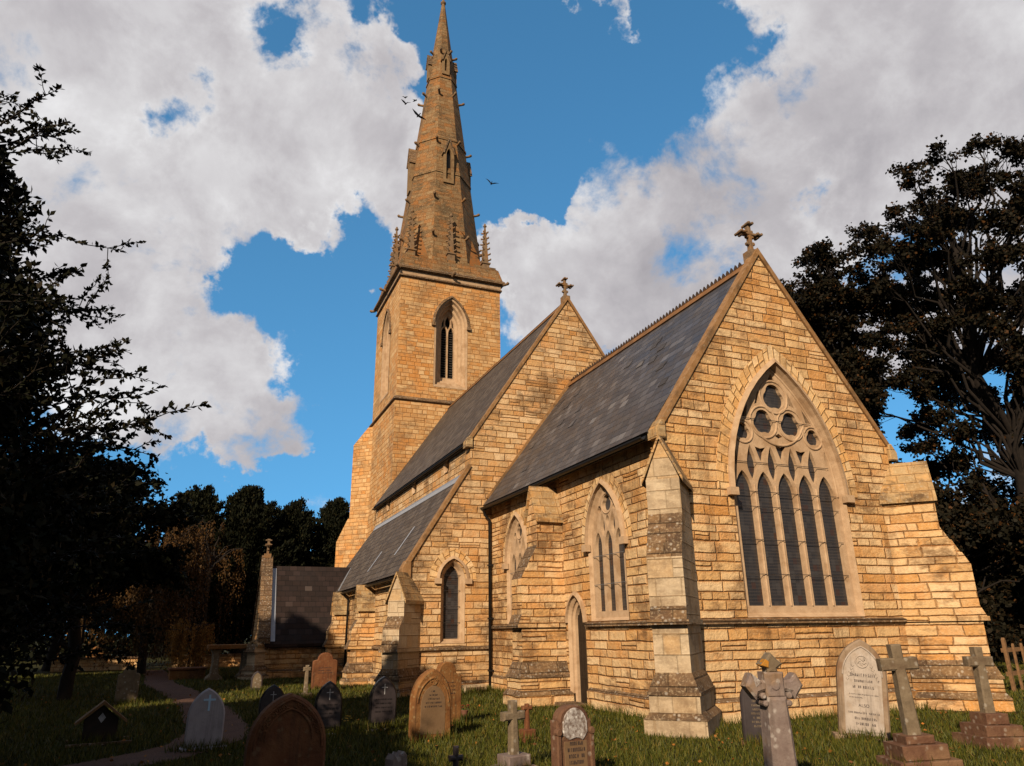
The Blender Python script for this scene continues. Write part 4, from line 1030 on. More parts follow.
# table tomb
o = tag(empty('table_tomb', (-9.55, 19.6, 0), .06), 'stone table tomb with thick slab raised on flared legs, left of the porch', 'tomb')
mb = MB(); mb.prism([(-.82, 1.08), (.82, 1.08), (.84, 1.14), (.84, 1.24), (-.84, 1.24), (-.84, 1.14)], GT, -.45, .45, ch=.02); mb.build('slab', M['orange_sand'], o)
for s in (-1, 1):
    mb = MB(); mb.prism([(s*.52-.30, .0), (s*.52+.30, .0), (s*.52+.28, .10), (s*.52+.14, .22), (s*.52+.10, .60), (s*.52+.12, .92), (s*.52+.2, 1.08), (s*.52-.2, 1.08), (s*.52-.12, .92), (s*.52-.10, .60), (s*.52-.14, .22), (s*.52-.28, .10)], GT, -.32, .32, ch=.02); mb.build('leg', M['grey_lichen'], o)
o = tag(empty('chest_tomb', (-11.0, 21.0, 0), .1), 'low rust orange chest tomb beside the stone table tomb', 'tomb')
mb = MB(); mb.prism([(-.62, -.1), (.62, -.1), (.62, .34), (-.62, .34)], GT, -.35, .35, ch=.02); mb.build('chest', M['orange_sand'], o)
mb = MB(); mb.prism([(-.68, .34), (.68, .34), (.66, .42), (-.66, .42)], GT, -.41, .41, ch=.015); mb.build('lid', M['red_sand'], o)
# gabled wooden grave marker with white diamond
o = tag(empty('grave_marker', (-12.05, 2.83, 0), math.radians(8)), 'low dark wooden gabled marker carrying a small white diamond', 'grave marker')
mb = MB(); mb.prism([(-.24, 0.0), (.24, 0.0), (.24, .36), (0, .56), (-.24, .36)], GT, -.04, .04, ch=.006); mb.build('board', M['dark_wood'], o)
for s in (-1, 1):
    mb = MB(); mb.prism([(0, .58), (s*.36, .29), (s*.36, .33), (0, .63)], GT, -.13, .13); mb.build('roof_board', M['wood'], o)
mb = MB(); mb.prism([(-.055, .38), (0, .305), (.055, .38), (0, .455)], GT, -.048, -.03); mb.build('diamond_plate', M['letter_pale'], o)
mb = MB(); mb.box(-.45, .45, -.32, -.25, -.05, .05); mb.box(-.45, .45, .25, .32, -.05, .05); mb.build('kerb', M['weather'], o)

# flowers
def flowers(name, label, x, y, n, m_, hgt, seed, pot=False):
    r = random.Random(seed); o = tag(empty(name, (x, y, 0)), label, 'flowers')
    if pot: mb = MB(); mb.lathe((0, 0, 0), [(.05, 0), (.075, .11), (.08, .12), (.065, .12), (.06, .10), (0, .10)], 12); mb.build('pot', M['pot'], o)
    st_, hd = MB(), MB()
    for i in range(n):
        a = r.uniform(0, 2*pi); q = r.uniform(.02, .09); z = hgt*r.uniform(.75, 1.1)
        st_.tube([(q*.3*cos(a), q*.3*sin(a), .02), (q*.8*cos(a), q*.8*sin(a), z*.6), (q*cos(a), q*sin(a), z)], .004, 4)
        for k in range(6):
            b = k*pi/3; c = Vector((q*cos(a), q*sin(a), z)); u = Vector((cos(b), sin(b), .4))*.028; v = Vector((-sin(b), cos(b), 0))*.014
            hd.face([tuple(c), tuple(c+u*.6+v), tuple(c+u), tuple(c+u*.6-v)])
    st_.build('stems', M['stem'], o); hd.build('blooms', m_, o)
flowers('flower_bunch', 'small bunch of yellow flowers beside the dark slate headstone', -8.3, 2.2, 9, M['petal_y'], .24, 1)
flowers('flower_pot', 'clay pot of dark red flowers on the grass below the chancel corner', -5.75, 3.5, 14, M['petal_r'], .20, 2, True)

# fence on the right
def fence(x0, y0, x1, y1):
    o = tag(empty('wooden_fence', (x0, y0, 0), math.atan2(y1-y0, x1-x0)), 'brown wooden post and rail fence past the right buttress', 'fence')
    L = math.hypot(x1-x0, y1-y0); n = int(L/.55)
    for i in range(n+1):
        mb = MB(); a = i*L/n; wd = .11 if i % 3 == 0 else .07; hh = 1.25 if i % 3 == 0 else 1.1
        mb.prism([(a-wd/2, -.2), (a+wd/2, -.2), (a+wd/2, hh-.05), (a, hh), (a-wd/2, hh-.05)], GT, -.05-.02*(i % 3 == 0), .0, ch=.008); mb.build('post' if i % 3 == 0 else 'picket', M['wood'], o)
    for z in (.35, .9): mb = MB(); mb.box(-.05, L+.05, .002, .05, z, z+.1); mb.build('rail', M['wood'], o)
fence(7.9, 1.8, 14.0, 3.5)
# low wall with railings at the far end of the path
o = tag(empty('boundary_wall', (-12.6, 31.5, 0)), 'low pinkish boundary wall across the far end of the path', 'wall')
mb = MB(); mb.box(-4.5, -.8, -.15, .15, -.1, .55); mb.box(.8, 4.5, -.15, .15, -.1, .55); mb.build('wall', M['stone'], o)
mb = MB(); mb.box(-4.55, -.75, -.2, .2, .55, .63); mb.box(.75, 4.55, -.2, .2, .55, .63); mb.build('coping', M['weather'], o)
o = tag(empty('iron_gate', (-12.6, 31.5, 0)), 'dark iron gate closing the far end of the path', 'gate')
mb = MB()
for i in range(13): mb.tube([(-.72+i*.12, 0, .05), (-.72+i*.12, 0, 1.1)], .012, 5)
mb.build('bars', M['iron'], o)
mb = MB()
for z in (.15, .95): mb.tube([(-.76, 0, z), (.76, 0, z)], .018, 5)
mb.build('rails', M['iron'], o)

# ------------------------------------------------------------------ birds
def bird(loc, heading, bank, flap, size, label):
    o = tag(empty('bird', loc, heading), label, 'bird', 'black birds circling the spire'); o.rotation_euler = (bank, 0, heading)
    mb = MB(); s = size
    spine = [(.30, .0), (.26, .028), (.20, .045), (.10, .075), (-.02, .08), (-.14, .055), (-.20, .03), (-.34, .055), (-.36, .0)]
    for i in range(len(spine)-1):
        for q in range(8):
            a, b = 2*pi*q/8, 2*pi*(q+1)/8; (x0, r0), (x1, r1) = spine[i], spine[i+1]
            fl = lambda x: .45 if x < -.2 else 1
            mb.face([(x0*s, r0*s*cos(a), r0*s*sin(a)*fl(x0)), (x0*s, r0*s*cos(b), r0*s*sin(b)*fl(x0)), (x1*s, r1*s*cos(b), r1*s*sin(b)*fl(x1)), (x1*s, r1*s*cos(a), r1*s*sin(a)*fl(x1))], smooth=True)
    for sd in (-1, 1):
        W = [(.14, .05, .02), (.17, .30, .02+.30*flap), (.06, .55, .02+.42*flap), (-.06, .74, .02+.40*flap), (-.08, .56, .0+.40*flap), (-.10, .30, .27*flap), (-.10, .05, 0)]
        top = [(x*s, sd*y*s, z*s) for x, y, z in W]; bot = [(x*s, sd*y*s, (z-.016)*s) for x, y, z in W]
        mb.face([top[0], top[1], top[5], top[6]]); mb.face([top[1], top[2], top[3], top[4], top[5]])
        mb.face([bot[0], bot[1], bot[5], bot[6]]); mb.face([bot[1], bot[2], bot[3], bot[4], bot[5]])
        for i in range(7): mb.face([top[i], top[(i+1) % 7], bot[(i+1) % 7], bot[i]])
    mb.build('body', M['bird'], o)
BIRDS = [((404.7, 97.4), 30, .5, .3, .34, 'small black bird flying, topmost left of the group by the spire'), ((406, 103.6), 110, -.2, .8, .42, 'black bird flying with raised wings, lowest left of the small group'),
         ((415, 100), 10, .4, -.2, .36, 'black bird flying nearest the spire edge, upper right of the small group'), ((418.5, 115.5), 105, .35, .25, .60, 'largest black bird gliding against the left spire edge'), ((491.4, 183.5), 80, .3, .7, .48, 'lone black bird flying right of the spire in blue sky')]
BP = [(-4.12, 18.26, 27.26), (-4.02, 18.33, 26.96), (-3.62, 18.1, 27.12), (-3.37, 18.27, 26.38), (.44, 17.91, 23.06)]

# ------------------------------------------------------------------ foliage
def np_mesh(name, V, F, m, parent=None, smooth=False):
    me = bpy.data.meshes.new(name); k = F.shape[1]
    me.vertices.add(len(V)); me.vertices.foreach_set('co', V.astype(np.float32).ravel())
    me.loops.add(F.size); me.loops.foreach_set('vertex_index', F.astype(np.int32).ravel())
    me.polygons.add(len(F)); me.polygons.foreach_set('loop_start', np.arange(0, F.size, k, dtype=np.int32))
    me.update(calc_edges=True); me.materials.append(m)
    return link(bpy.data.objects.new(name, me), parent)
def unit(v): return v/np.maximum(1e-9, np.linalg.norm(v, axis=1, keepdims=True))
def leaf_quads(P, A, size, rng, ratio=.42, curl=.25):
    """rhombic leaves at P with long axis A"""
    n = len(P); A = unit(A); R = unit(rng.normal(size=(n, 3))); B = unit(np.cross(A, R)); N = np.cross(A, B)
    s = (size*rng.uniform(.6, 1.25, n))[:, None] if np.ndim(size) == 0 else (size*rng.uniform(.6, 1.25, n))[:, None]
    V = np.stack([P, P+A*s*.5+B*s*ratio+N*s*curl*.3, P+A*s, P+A*s*.5-B*s*ratio+N*s*curl*.3], 1).reshape(-1, 3)
    return V, np.arange(4*n).reshape(n, 4)
def limb(mb, a, b, r0, r1, rng, sag=.0, n=6, wob=.08):
    a, b = np.array(a, float), np.array(b, float); L = np.linalg.norm(b-a); pts = []
    for i in range(n+1):
        t = i/n; p = a+(b-a)*t; p = p+np.array([0, 0, 1])*sag*L*sin(pi*t)
        if 0 < i < n: p = p+rng.normal(size=3)*wob*L/n
        pts.append(tuple(p))
    mb.tube(pts, list(np.linspace(r0, r1, n+1)), 6 if r0 > .05 else 4, cap=False)
    return pts

def broad_tree(name, label, base, clusters, leaf_m, nleaf, lsize, trunk_r, seed, trunk_top, flat=.55, group=None, cr=1.1, cat='tree', lean=(0, 0)):
    rng = np.random.default_rng(seed); o = tag(empty(name, base), label, cat, group)
    mb = MB(); tt = np.array([lean[0], lean[1], trunk_top])
    tp = limb(mb, (0, 0, -.3), tt, trunk_r, trunk_r*.35, rng, n=8, wob=.12)
    tpn = np.array(tp)
    Ps, As = [], []
    cl = np.array(clusters)
    for c in cl:
        k = np.clip((c[2]-c[3]*.2)/trunk_top*.75, .12, .95)*8; i = int(k); s = tpn[min(i, 8)]
        L = np.linalg.norm(c[:3]-s); r0 = min(trunk_r*.33, .02+.010*L)
        skip = len(cl) > 60 and rng.random() < .5
        lp = limb(MB() if skip else mb, s, c[:3], r0, .02, rng, sag=.06, n=6, wob=.22)
        m = int(nleaf*(c[3]/cr)**2)
        # sub twigs inside the cluster
        nt = max(6, int(9*(c[3]/cr)))
        dirs = unit(rng.normal(size=(nt, 3))*np.array([1, 1, flat])); tips = c[:3]+dirs*c[3]*rng.uniform(.45, 1.0, (nt, 1))*np.array([1, 1, flat+.15])
        st_ = np.array(lp[-2])
        for t in tips[:5]: limb(mb, st_, t, .018, .006, rng, n=3, wob=.15)
        w = rng.integers(0, nt, m)
        tpar = rng.uniform(.25, 1.05, (m, 1))
        P = c[:3]+(tips[w]-c[:3])*tpar+rng.normal(size=(m, 3))*c[3]*.13
        Ps.append(P); As.append(unit(tips[w]-c[:3])*.6+rng.normal(size=(m, 3))*.7+np.array([0, 0, -.25]))
    V, F = leaf_quads(np.concatenate(Ps), np.concatenate(As), lsize, rng)
    mb.build('trunk', M['bark'], o); np_mesh('crown', V, F, leaf_m, o)
    return o
def ell_clusters(rng, n, c, r, rad, shell=.55, zcut=None, gaps=()):
    out = []
    k = 0
    while len(out) < n and k < n*40:
        k += 1
        d = rng.normal(size=3); d /= np.linalg.norm(d); q = (shell+(1-shell)*rng.random())**.8
        p = np.array(c)+d*np.array(r)*q
        if zcut is not None and p[2] < zcut: continue
        if any(np.linalg.norm((p-np.array(g_[:3]))/np.array(g_[3])) < 1 for g_ in gaps): continue
        out.append((*p, rng.uniform(*rad)))
    return out

R0 = np.random.default_rng(11)
# tall right tree and its neighbour
cl = ell_clusters(R0, 230, (0.6, 0, 14.2), (6.4, 6.2, 9.6), (.65, 1.15), .3, 3.0, gaps=((-5.0, 0, 9.0, 2.0), (-2.5, -2, 8.2, 1.5), (-3.6, 2, 8.6, 1.5)))
cl += [(x, y, z-.35, R0.uniform(.7, 1.0)) for x, y, z in ((-5.3, -.1, 17.3), (-5.2, -.7, 18.7), (-4.6, -1.4, 20.0), (-3.3, -1.9, 21.3), (-1.6, -2.3, 22.1), (-.3, -2.8, 21.9), (.5, -3., 21.7), (-5.2, .5, 15.7), (-4.9, .9, 14.0), (-3.3, -.8, 19.9), (-1.9, -1.6, 20.7), (-1.8, -2.5, 19.9), (.2, -2.4, 20.2), (-3.7, -.9, 17.7), (-3.8, .4, 17.4), (1., -2.6, 19.8), (-3., -1.5, 18.5))]
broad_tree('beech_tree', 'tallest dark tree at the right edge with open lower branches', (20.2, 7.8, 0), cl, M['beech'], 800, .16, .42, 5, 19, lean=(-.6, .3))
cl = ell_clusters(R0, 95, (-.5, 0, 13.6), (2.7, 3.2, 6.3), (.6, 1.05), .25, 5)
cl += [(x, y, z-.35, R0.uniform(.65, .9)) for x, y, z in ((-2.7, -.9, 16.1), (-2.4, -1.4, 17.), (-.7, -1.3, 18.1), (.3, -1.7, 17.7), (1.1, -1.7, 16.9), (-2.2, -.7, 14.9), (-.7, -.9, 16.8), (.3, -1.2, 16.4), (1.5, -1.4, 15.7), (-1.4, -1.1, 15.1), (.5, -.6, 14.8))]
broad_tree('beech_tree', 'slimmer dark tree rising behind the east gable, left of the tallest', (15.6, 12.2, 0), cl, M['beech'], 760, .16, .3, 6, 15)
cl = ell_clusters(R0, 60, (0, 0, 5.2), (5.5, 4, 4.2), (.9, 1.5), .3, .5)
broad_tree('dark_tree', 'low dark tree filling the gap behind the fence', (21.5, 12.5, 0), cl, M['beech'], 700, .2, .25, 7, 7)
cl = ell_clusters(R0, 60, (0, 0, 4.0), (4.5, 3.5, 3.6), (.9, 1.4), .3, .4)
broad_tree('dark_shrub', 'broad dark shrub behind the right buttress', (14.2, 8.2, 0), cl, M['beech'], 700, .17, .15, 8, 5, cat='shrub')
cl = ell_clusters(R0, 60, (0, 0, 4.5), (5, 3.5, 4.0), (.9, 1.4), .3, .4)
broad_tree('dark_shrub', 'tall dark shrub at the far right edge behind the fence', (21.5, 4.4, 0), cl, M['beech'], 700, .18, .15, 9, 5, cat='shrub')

# yews and conifers behind the porch
def yew(label, base, h, r, seed, n=60000, lsize=.19, m_=None):
    rng = np.random.default_rng(seed); o = tag(empty('yew_tree', base), label, 'tree', 'dark evergreens behind the porch')
    nb = 120; az = rng.uniform(0, 2*pi, nb); zz = h*(.06+.90*rng.random(nb)**.9); t = zz/h
    rr = r*np.clip(1-t, 0, 1)**.8*rng.uniform(.55, 1.15, nb)
    mb = MB(); limb(mb, (0, 0, -.2), (0, 0, h*.92), .3, .05, rng, n=6)
    tips = np.stack([rr*np.cos(az), rr*np.sin(az), np.minimum(zz+rr*.5, h*rng.uniform(.9, 1.04, nb))], 1); Ps, As = [], []
    for k in range(nb):
        s = np.array([0, 0, zz[k]*.85]); limb(mb, s, tips[k], .05, .012, rng, n=4, sag=-.03)
        m = n//nb; q = rng.uniform(.35, 1.05, (m, 1)); P = s+(tips[k]-s)*q+rng.normal(size=(m, 3))*np.array([.36, .36, .26])*(1.3-q*1.0)
        Ps.append(P); As.append(unit(tips[k]-s)[None] if False else (tips[k]-s)/np.linalg.norm(tips[k]-s)+rng.normal(size=(m, 3))*.5+np.array([0, 0, .5]))
    V, F = leaf_quads(np.concatenate(Ps), np.concatenate(As), lsize, rng, ratio=.28)
    mb.build('trunk', M['bark'], o); np_mesh('crown', V, F, m_ or M['yew'], o)
yew('dark evergreen with feathery upright top directly behind the porch cross', (-8.9, 34, 0), 10.2, 4.6, 21)
yew('dark evergreen right of centre behind the porch roof, tallest of the row', (-6.0, 36, 0), 9.8, 4.3, 22)
yew('dark evergreen closest to the tower buttress', (-3.2, 37.5, 0), 10.2, 4.2, 23)
yew('broad dark evergreen left of the porch gable', (-11.6, 34.5, 0), 10.0, 4.8, 24)
yew('dark evergreen far left behind the willow', (-17.5, 33, 0), 10.8, 5.6, 25)
yew('dark evergreen at the left edge behind the holly', (-23, 27, 0), 11, 5.4, 26)

# willow-like weeping tree and golden shrub
def weeping(name, label, base, h, r, nl, ns, m_, seed, lsize, cat='tree', tr=.2):
    rng = np.random.default_rng(seed); o = tag(empty(name, base), label, cat); mb = MB()
    limb(mb, (0, 0, -.2), (0, 0, h*.62), tr, tr*.5, rng, n=5); Ps, As = [], []
    for k in range(nl):
        az = rng.uniform(0, 2*pi); rr = r*rng.uniform(.4, 1.0); z1 = h*rng.uniform(.72, 1.0)*(1-.18*(rr/r)**2)
        s = np.array([0, 0, h*rng.uniform(.4, .62)]); e = np.array([rr*cos(az), rr*sin(az), z1*.93])
        lp = np.array(limb(mb, s, e, tr*.3, .012, rng, n=6, sag=.16, wob=.12))
        for q in range(ns):
            t = rng.uniform(.35, 1.0)*6; i = min(5, int(t)); p = lp[i]+(lp[i+1]-lp[i])*(t-i)
            L = min(p[2]-.15, h*rng.uniform(.25, .62)); m = int(L/.045*(.09/lsize)); u_ = np.linspace(0, 1, m)[:, None]
            out = np.array([cos(az), sin(az), 0])*rng.uniform(.1, .5)+rng.normal(size=3)*.12
            P = p+out*np.sqrt(u_)*L*.28+np.array([0, 0, -1])*u_**1.4*L+rng.normal(size=(m, 3))*.035
            Ps.append(P); As.append(np.array([0, 0, -1.])+rng.normal(size=(m, 3))*.45)
    V, F = leaf_quads(np.concatenate(Ps), np.concatenate(As), lsize, rng, ratio=.2)
    mb.build('trunk', M['bark'], o); np_mesh('crown', V, F, m_, o)
weeping('weeping_tree', 'brown weeping tree with arching bare limbs and hanging strands, left of the porch', (-12.9, 26.5, 0), 8.0, 3.3, 34, 26, M['willow'], 31, .14)
weeping('golden_shrub', 'drooping golden shrub just behind the stone table tomb', (-11.0, 23.2, 0), 2.7, .95, 22, 16, M['golden'], 32, .09, 'shrub', .08)
weeping('weeping_tree', 'thin wispy tree showing against the sky above the porch gable', (-10.6, 30.5, 0), 8.9, 1.6, 14, 7, M['willow'], 33, .13)

# big holly at the left edge, close to the camera
def holly(label, base, h, r, seed):
    rng = np.random.default_rng(seed); o = tag(empty('holly_tree', base), label, 'tree'); mb = MB()
    limb(mb, (0, 0, -.2), (0, 0, h*.9), .22, .04, rng, n=8); Ps, As, Sz = [], [], []
    n = 110000
    az = rng.uniform(0, 2*pi, n); t = rng.random(n)**1.15
    prof = lambda tt: r*np.where(tt < .3, .5+.5*np.sin(np.clip(tt/.3, 0, 1)*pi/2), np.clip((1-tt)/.7, 0, 1)**.60)*(.90+.10*np.sin(tt*23))
    q = rng.random(n)**.42
    bump = 1+.12*np.sin(az*5+t*17)+.10*np.sin(az*9-t*29)
    rr = prof(t)*q*bump; P = np.stack([rr*np.cos(az), rr*np.sin(az), .15+t*h], 1)+rng.normal(size=(n, 3))*.07
    Ps.append(P); As.append(rng.normal(size=(n, 3))+np.array([0, 0, -.2])); Sz.append(np.full(n, .125))
    for k in range(210):                                    # sprays that stand clear of the mass
        a = rng.uniform(0, 2*pi); tt = rng.uniform(.12, .97); r0 = float(prof(tt)*.8); L = rng.uniform(.6, 2.0)*(1.15-.45*tt)
        s = np.array([r0*cos(a), r0*sin(a), .15+tt*h]); dr = np.array([cos(a), sin(a), rng.uniform(.0, .75)]); dr /= np.linalg.norm(dr)
        lp = np.array(limb(mb, s, s+dr*L, .016, .004, rng, n=6, sag=rng.uniform(-.05, .1), wob=.12))
        subs = [lp]
        for w in range(rng.integers(2, 6)):
            i = rng.integers(2, 6); d2 = dr+rng.normal(size=3)*.6; d2 /= np.linalg.norm(d2)
            subs.append(np.array(limb(mb, lp[i], lp[i]+d2*L*rng.uniform(.2, .45), .008, .003, rng, n=4, sag=.05, wob=.12)))
        for sp in subs:
            m = int(np.linalg.norm(sp[-1]-sp[0])/.022); u_ = np.sort(rng.uniform(.25, 1, m))*(len(sp)-1); i = np.minimum(u_.astype(int), len(sp)-2)
            p = sp[i]+(sp[i+1]-sp[i])*(u_-i)[:, None]; Ps.append(p); As.append((sp[-1]-sp[0])/np.linalg.norm(sp[-1]-sp[0])*.7+rng.normal(size=(m, 3))*.7); Sz.append(np.full(m, .085))
    V, F = leaf_quads(np.concatenate(Ps), np.concatenate(As), np.concatenate(Sz), rng, ratio=.27)
    mb.build('trunk', M['bark'], o); np_mesh('crown', V, F, M['holly'], o)
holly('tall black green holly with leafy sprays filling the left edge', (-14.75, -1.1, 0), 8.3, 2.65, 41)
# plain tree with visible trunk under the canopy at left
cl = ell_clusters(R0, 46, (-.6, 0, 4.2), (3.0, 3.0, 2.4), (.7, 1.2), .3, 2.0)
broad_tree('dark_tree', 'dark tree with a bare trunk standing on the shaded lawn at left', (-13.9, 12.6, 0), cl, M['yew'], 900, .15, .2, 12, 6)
# trees behind the camera and to its left: they throw the evening shade over the left of the churchyard
SHADE = ((-24, -7, 14.0, 4.2, 'rounded dark tree out of view left of the camera'), (-25.5, 1.5, 17.0, 4.8, 'tallest dark tree out of view beyond the holly'), (-25, 10, 16.5, 4.8, 'tall dark tree out of view left of the lawn'),
         (-20.6, -13.6, 9.9, 3.4, 'low dark tree out of view behind the camera'), (-16.2, -17.6, 8.8, 3.0, 'lowest dark tree out of view behind the camera'), (-19.3, -7.6, 8.2, 3.0, 'small dark tree out of view between the camera and the holly'))
for i, (x, y, hh, rx, lab) in enumerate(SHADE):
    cl = ell_clusters(R0, 64, (0, 0, hh*.55), (rx, rx, hh*.45), (1.0, 1.7), .2, .4)
    broad_tree('shade_tree', lab, (x, y, 0), cl, M['yew'], 520, .34, .3, 50+i, hh*.6)

def wood(name, x0, x1, y0, y1, hh, n, seed):
    rg = np.random.default_rng(seed); x = rg.uniform(x0, x1, n); y = rg.uniform(y0, y1, n)
    top = hh*(.75+.18*np.sin(x*.55)+.12*np.sin(x*1.3+y*.4)+.1*np.sin(x*2.9)); z = top*rg.random(n)
    V, F = leaf_quads(np.stack([x, y, z], 1), rg.normal(size=(n, 3)), .42, rg); o = np_mesh(name, V, F, M['yew']); o['kind'] = 'stuff'
wood('distant_wood', -62, 14, 52, 60, 8.0, 42000, 61)
wood('distant_wood', 27, 60, 8, 34, 8.5, 42000, 62)
# birds
for (px, hd, bk, fl, sz, lab), loc in zip(BIRDS, BP): bird(loc, math.radians(hd), bk, fl, sz, lab)

# ------------------------------------------------------------------ grass and fallen leaves
rng = np.random.default_rng(77)
def scatter(n, rmin, rmax, a0, a1, power=1.0):
    a = rng.uniform(a0, a1, n); r = rmin*(rmax/rmin)**(rng.random(n)**power)
    return np.stack([-10.8+r*np.sin(a), -11.23+r*np.cos(a)], 1)
XY = scatter(330000, 4.6, 40, math.radians(-22), math.radians(72), .85)
def inside(x, y):
    ch = (np.abs(x) < 3.0) & (y > -.08) & (y < 9.5); nv = (np.abs(x) < 5.52) & (y > 9.25) & (y < 29); pc = (x > -8.75) & (x < -5) & (y > 19.05) & (y < 23.5)
    return ch | nv | pc
ok = ~inside(XY[:, 0], XY[:, 1])
psa = np.array(PS)
dmin = np.full(len(XY), 9.)
for p in psa: dmin = np.minimum(dmin, np.hypot(XY[:, 0]-p[0], XY[:, 1]-p[1]))
ok &= dmin > .50+rng.uniform(-.06, .12, len(XY)); XY = XY[ok]; n = len(XY)
tuft = (np.sin(XY[:, 0]*2.1+1.3*np.sin(XY[:, 1]*1.7))+np.sin(XY[:, 1]*2.9+XY[:, 0]*.8))*.25+.5
dist = np.hypot(XY[:, 0]+10.8, XY[:, 1]+11.23)
hgt = rng.uniform(.035, .095, n)*(.75+.6*tuft)*(1+.004*dist); az = rng.uniform(0, 2*pi, n); wd = .0035+.00042*dist; ln = rng.uniform(.1, .8, n)*hgt; la = rng.uniform(0, 2*pi, n)
b0 = np.stack([XY[:, 0]-np.cos(az)*wd, XY[:, 1]-np.sin(az)*wd, np.zeros(n)], 1); b1 = np.stack([XY[:, 0]+np.cos(az)*wd, XY[:, 1]+np.sin(az)*wd, np.zeros(n)], 1)
tp = np.stack([XY[:, 0]+np.cos(la)*ln, XY[:, 1]+np.sin(la)*ln, hgt], 1)
gx = [(o_.location.x, o_.location.y) for o_ in bpy.data.objects if o_.parent is None and o_.get('category') in ('gravestone', 'tomb', 'grave marker', 'stone block', 'stump')]
tx = []
for cx_, cy_ in gx:
    k = 420; a_ = rng.uniform(0, 2*pi, k); q_ = rng.normal(.30, .10, k); tx.append(np.stack([cx_+q_*np.cos(a_), cy_+.55*q_*np.sin(a_)-.04], 1))
for x_, y_, ux, uy, L_n in ((-2.9, -.22, 1, 0, 5.8), (-3.12, .6, 0, 1, 2.9), (-3.12, 5.6, 0, 1, 3.6), (-5.4, 9.2, 1, 0, 2.3)):
    k = int(L_n*170); t_ = rng.uniform(0, L_n, k); w_ = np.abs(rng.normal(0, .07, k)); tx.append(np.stack([x_+ux*t_-uy*w_, y_+uy*t_-ux*w_], 1))
tx = np.concatenate(tx); k = len(tx); dd = np.hypot(tx[:, 0]+10.8, tx[:, 1]+11.23); hh_ = rng.uniform(.07, .21, k); a_ = rng.uniform(0, 2*pi, k); w_ = .004+.0004*dd; l_ = rng.uniform(.1, .6, k)*hh_; a2 = rng.uniform(0, 2*pi, k)
b0 = np.concatenate([b0, np.stack([tx[:, 0]-np.cos(a_)*w_, tx[:, 1]-np.sin(a_)*w_, np.zeros(k)], 1)]); b1 = np.concatenate([b1, np.stack([tx[:, 0]+np.cos(a_)*w_, tx[:, 1]+np.sin(a_)*w_, np.zeros(k)], 1)])
tp = np.concatenate([tp, np.stack([tx[:, 0]+np.cos(a2)*l_, tx[:, 1]+np.sin(a2)*l_, hh_], 1)]); n = len(b0)
go = np_mesh('grass', np.stack([b0, b1, tp], 1).reshape(-1, 3), np.arange(3*n).reshape(n, 3), M['blade']); go['kind'] = 'stuff'
XY = scatter(1500, 5, 26, math.radians(-20), math.radians(70)); XY = XY[~inside(XY[:, 0], XY[:, 1])]; n = len(XY)
P = np.stack([XY[:, 0], XY[:, 1], rng.uniform(.02, .075, n)], 1); A = rng.normal(size=(n, 3)); A[:, 2] *= .3
V, F = leaf_quads(P, A, .055, rng, ratio=.38); fo = np_mesh('fallen_leaves', V, F, M['deadleaf']); fo['kind'] = 'stuff'

# ------------------------------------------------------------------ sky, sun, camera
SUN_EL = math.radians(29); SUN_DIR = Vector((-.69, -.724, 0)).normalized()*cos(SUN_EL)+Vector((0, 0, sin(SUN_EL)))
w = bpy.data.worlds.new('World'); bpy.context.scene.world = w; w.use_nodes = True
g = G(w.node_tree); bg = w.node_tree.nodes['Background']
sky = g.node('ShaderNodeTexSky', sky_type='NISHITA'); sky.sun_disc = False; sky.sun_elevation = SUN_EL; sky.sun_rotation = math.atan2(SUN_DIR.x, SUN_DIR.y); sky.air_density = 1.0; sky.dust_density = .3; sky.ozone_density = 2.
_dv = g.tc('Generated'); _x, _y, _z = g.sep(_dv)
lv_ = g.node('ShaderNodeVectorMath', {0: g.xyz(_x, _y, g.add(g.mul(g.m('MAXIMUM', _z, -.1), .75), .30))}, operation='NORMALIZE').outputs[0]
g.put(sky.inputs['Vector'], lv_)
dirv = g.tc('Generated'); dx, dy, dz = g.sep(dirv)
den = g.add(g.m('MAXIMUM', dz, 0.), .22)
pl = g.xyz(g.m('DIVIDE', dx, den), g.m('DIVIDE', dy, den), g.mul(dz, .6))
wv = g.node('ShaderNodeVectorMath', {0: g.noise(dirv, 7., 6, .6, out='Color'), 1: (.5, .5, .5)}, operation='SUBTRACT').outputs[0]
wv = g.node('ShaderNodeVectorMath', {0: wv, 1: (.30, .30, .30)}, operation='MULTIPLY').outputs[0]
dirw = g.node('ShaderNodeVectorMath', {0: dirv, 1: wv}, operation='ADD').outputs[0]
def blob(d, r0, r1):
    dt = g.node('ShaderNodeVectorMath', operation='DISTANCE'); g.put(dt.inputs[0], dirw); dt.inputs[1].default_value = d
    return g.sm(r1, r0, dt.outputs['Value'])
wn = g.noise(pl, 2.2, 6, .62, distort=.25)
wd_ = g.noise(dirv, 5.5, 9, .62, distort=.2)
POS = [((-.24, .75, .61), .10, .42), ((-.04, .79, .61), .10, .34), ((.08, .81, .575), .07, .19), ((-.15, .88, .44), .05, .30), ((.0, .95, .32), .06, .19), ((.05, .96, .265), .03, .13),
       ((.66, .45, .60), .12, .30), ((.76, .42, .50), .08, .30), ((.60, .56, .57), .05, .20), ((.50, .70, .505), .06, .25), ((.64, .65, .42), .08, .26), ((.42, .79, .44), .05, .17), ((.36, .79, .50), .02, .10),
       ((.80, .58, .15), .02, .12), ((.379, .633, .675), .012, .05), ((.40, .587, .704), .012, .055), ((-.5, .7, .5), .2, .6), ((.9, .1, .4), .2, .6), ((-.3, -.7, .6), .6, 1.0), ((.5, -.7, .4), .6, .9), ((-.9, -.1, .4), .4, .8)]  # includes unseen clouds behind the camera, added to neutralise the blue fill
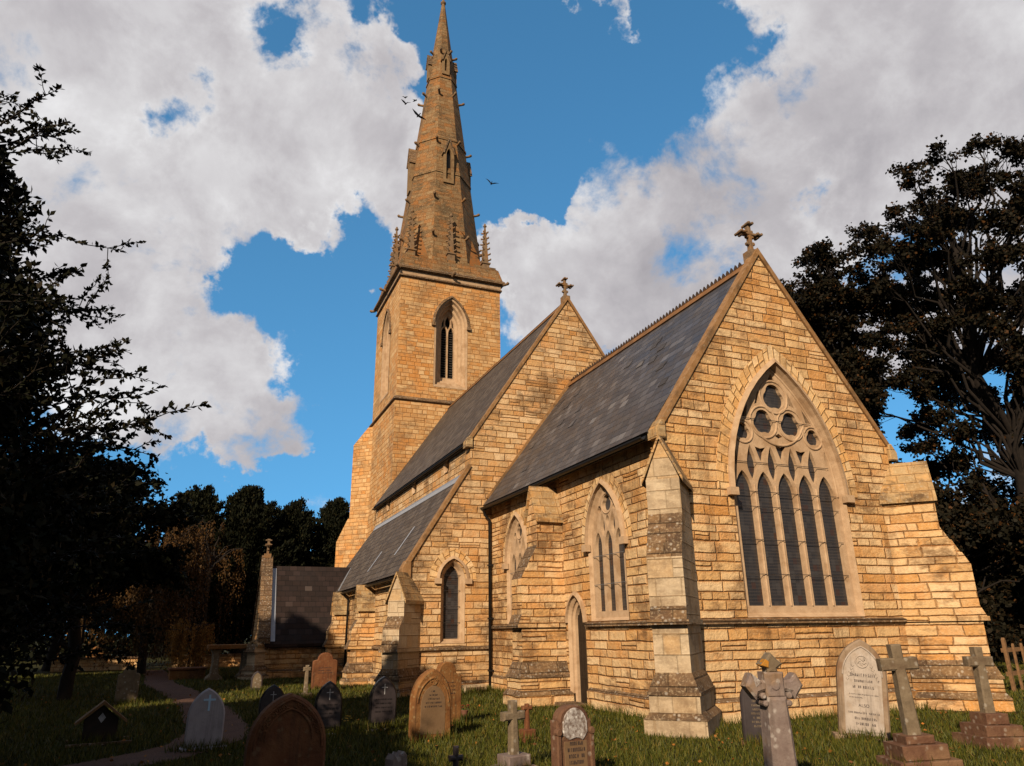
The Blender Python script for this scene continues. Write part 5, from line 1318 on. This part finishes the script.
NEG = [((.36, .69, .63), .05, .20), ((.22, .68, .70), .04, .17), ((.45, .60, .67), .02, .13), ((.10, .91, .40), .03, .12, .75), ((.04, .895, .445), .015, .075, .6), ((.155, .875, .455), .01, .08, .6), ((.17, .95, .25), .02, .13), ((.0, .72, .69), .0, .075), ((.03, .70, .71), .0, .07), ((-.10, .805, .584), .0, .055),
       ((.53, .535, .66), .0, .05), ((.645, .56, .52), .0, .06), ((.72, .53, .45), .0, .075), ((.79, .58, .23), .02, .11), ((.26, .82, .5), .01, .06)]
acc = 0.
for b_ in POS: acc = g.add(acc, g.mul(blob(*b_), .75)) if not isinstance(acc, float) else g.mul(blob(*b_), .75)
acc = g.m('MINIMUM', acc, .62)
for b_ in NEG: acc = g.sub(acc, g.mul(blob(*b_[:3]), b_[3] if len(b_) > 3 else (.42 if b_[2] > .08 else .34)))
dens = g.add(acc, g.add(g.mul(g.sub(wd_, .5), 1.9), g.mul(g.sub(wn, .5), .55)))
mask = g.sm(.20, .50, dens)
sh = g.noise(dirv, 2.6, 5, .55, distort=.3); sh2 = g.noise(g.node('ShaderNodeVectorMath', {0: dirv, 1: (.035, .03, -.05)}, operation='ADD').outputs[0], 5.5, 9, .62, distort=.2)
lit = g.sm(-.14, .18, g.sub(wd_, sh2))
edge = g.sm(.95, .35, dens)
ccol = g.ramp(g.add(g.add(g.mul(g.add(g.mul(g.sub(sh, .5), 1.5), .5), .50), g.mul(lit, .24)), g.mul(edge, .22)), [(.25, (.30, .285, .305)), (.43, (.41, .393, .408)), (.58, (.53, .52, .53)), (.75, (.72, .72, .73))])
skc = g.node('ShaderNodeVectorMath', {0: sky.outputs[0], 1: (.82, 1.66, 1.82)}, operation='MULTIPLY').outputs[0]
SKY_S = .085
bk = g.m('MULTIPLY_ADD', g.sm(-.35, .15, dy), .55/SKY_S, .45/SKY_S)  # dims the added clouds behind the camera so shaded sides stay darker
cc = g.node('ShaderNodeVectorMath', {0: ccol, 1: g.xyz(bk, bk, bk)}, operation='MULTIPLY').outputs[0]
g.put(bg.inputs['Color'], g.mix(mask, skc, cc)); bg.inputs['Strength'].default_value = SKY_S
sl = bpy.data.lights.new('sun', 'SUN'); sl.energy = 5.0; sl.angle = math.radians(.5); sl.color = (1., .79, .555)
so = link(bpy.data.objects.new('sun', sl)); so.rotation_euler = SUN_DIR.to_track_quat('Z', 'Y').to_euler()

cam = bpy.data.cameras.new('camera'); co = link(bpy.data.objects.new('camera', cam)); bpy.context.scene.camera = co
yaw, pitch, roll, Fp = .39683247, .33110562, -.01480934, 718.77128
f = Vector((sin(yaw)*cos(pitch), cos(yaw)*cos(pitch), sin(pitch))); r = Vector((cos(yaw), -sin(yaw), 0)); u = r.cross(f)
r2 = r*cos(roll)+u*sin(roll); u2 = u*cos(roll)-r*sin(roll)
co.matrix_world = Matrix(((r2.x, u2.x, -f.x, -10.7998), (r2.y, u2.y, -f.y, -11.2303), (r2.z, u2.z, -f.z, 1.6), (0, 0, 0, 1)))
cam.sensor_width = 36; cam.lens = Fp*36/1024; cam.clip_end = 3000; cam.clip_start = .05
sc = bpy.context.scene
sc.view_settings.view_transform = 'Standard'; sc.view_settings.look = 'None'; sc.view_settings.gamma = 1; sc.view_settings.exposure = .40
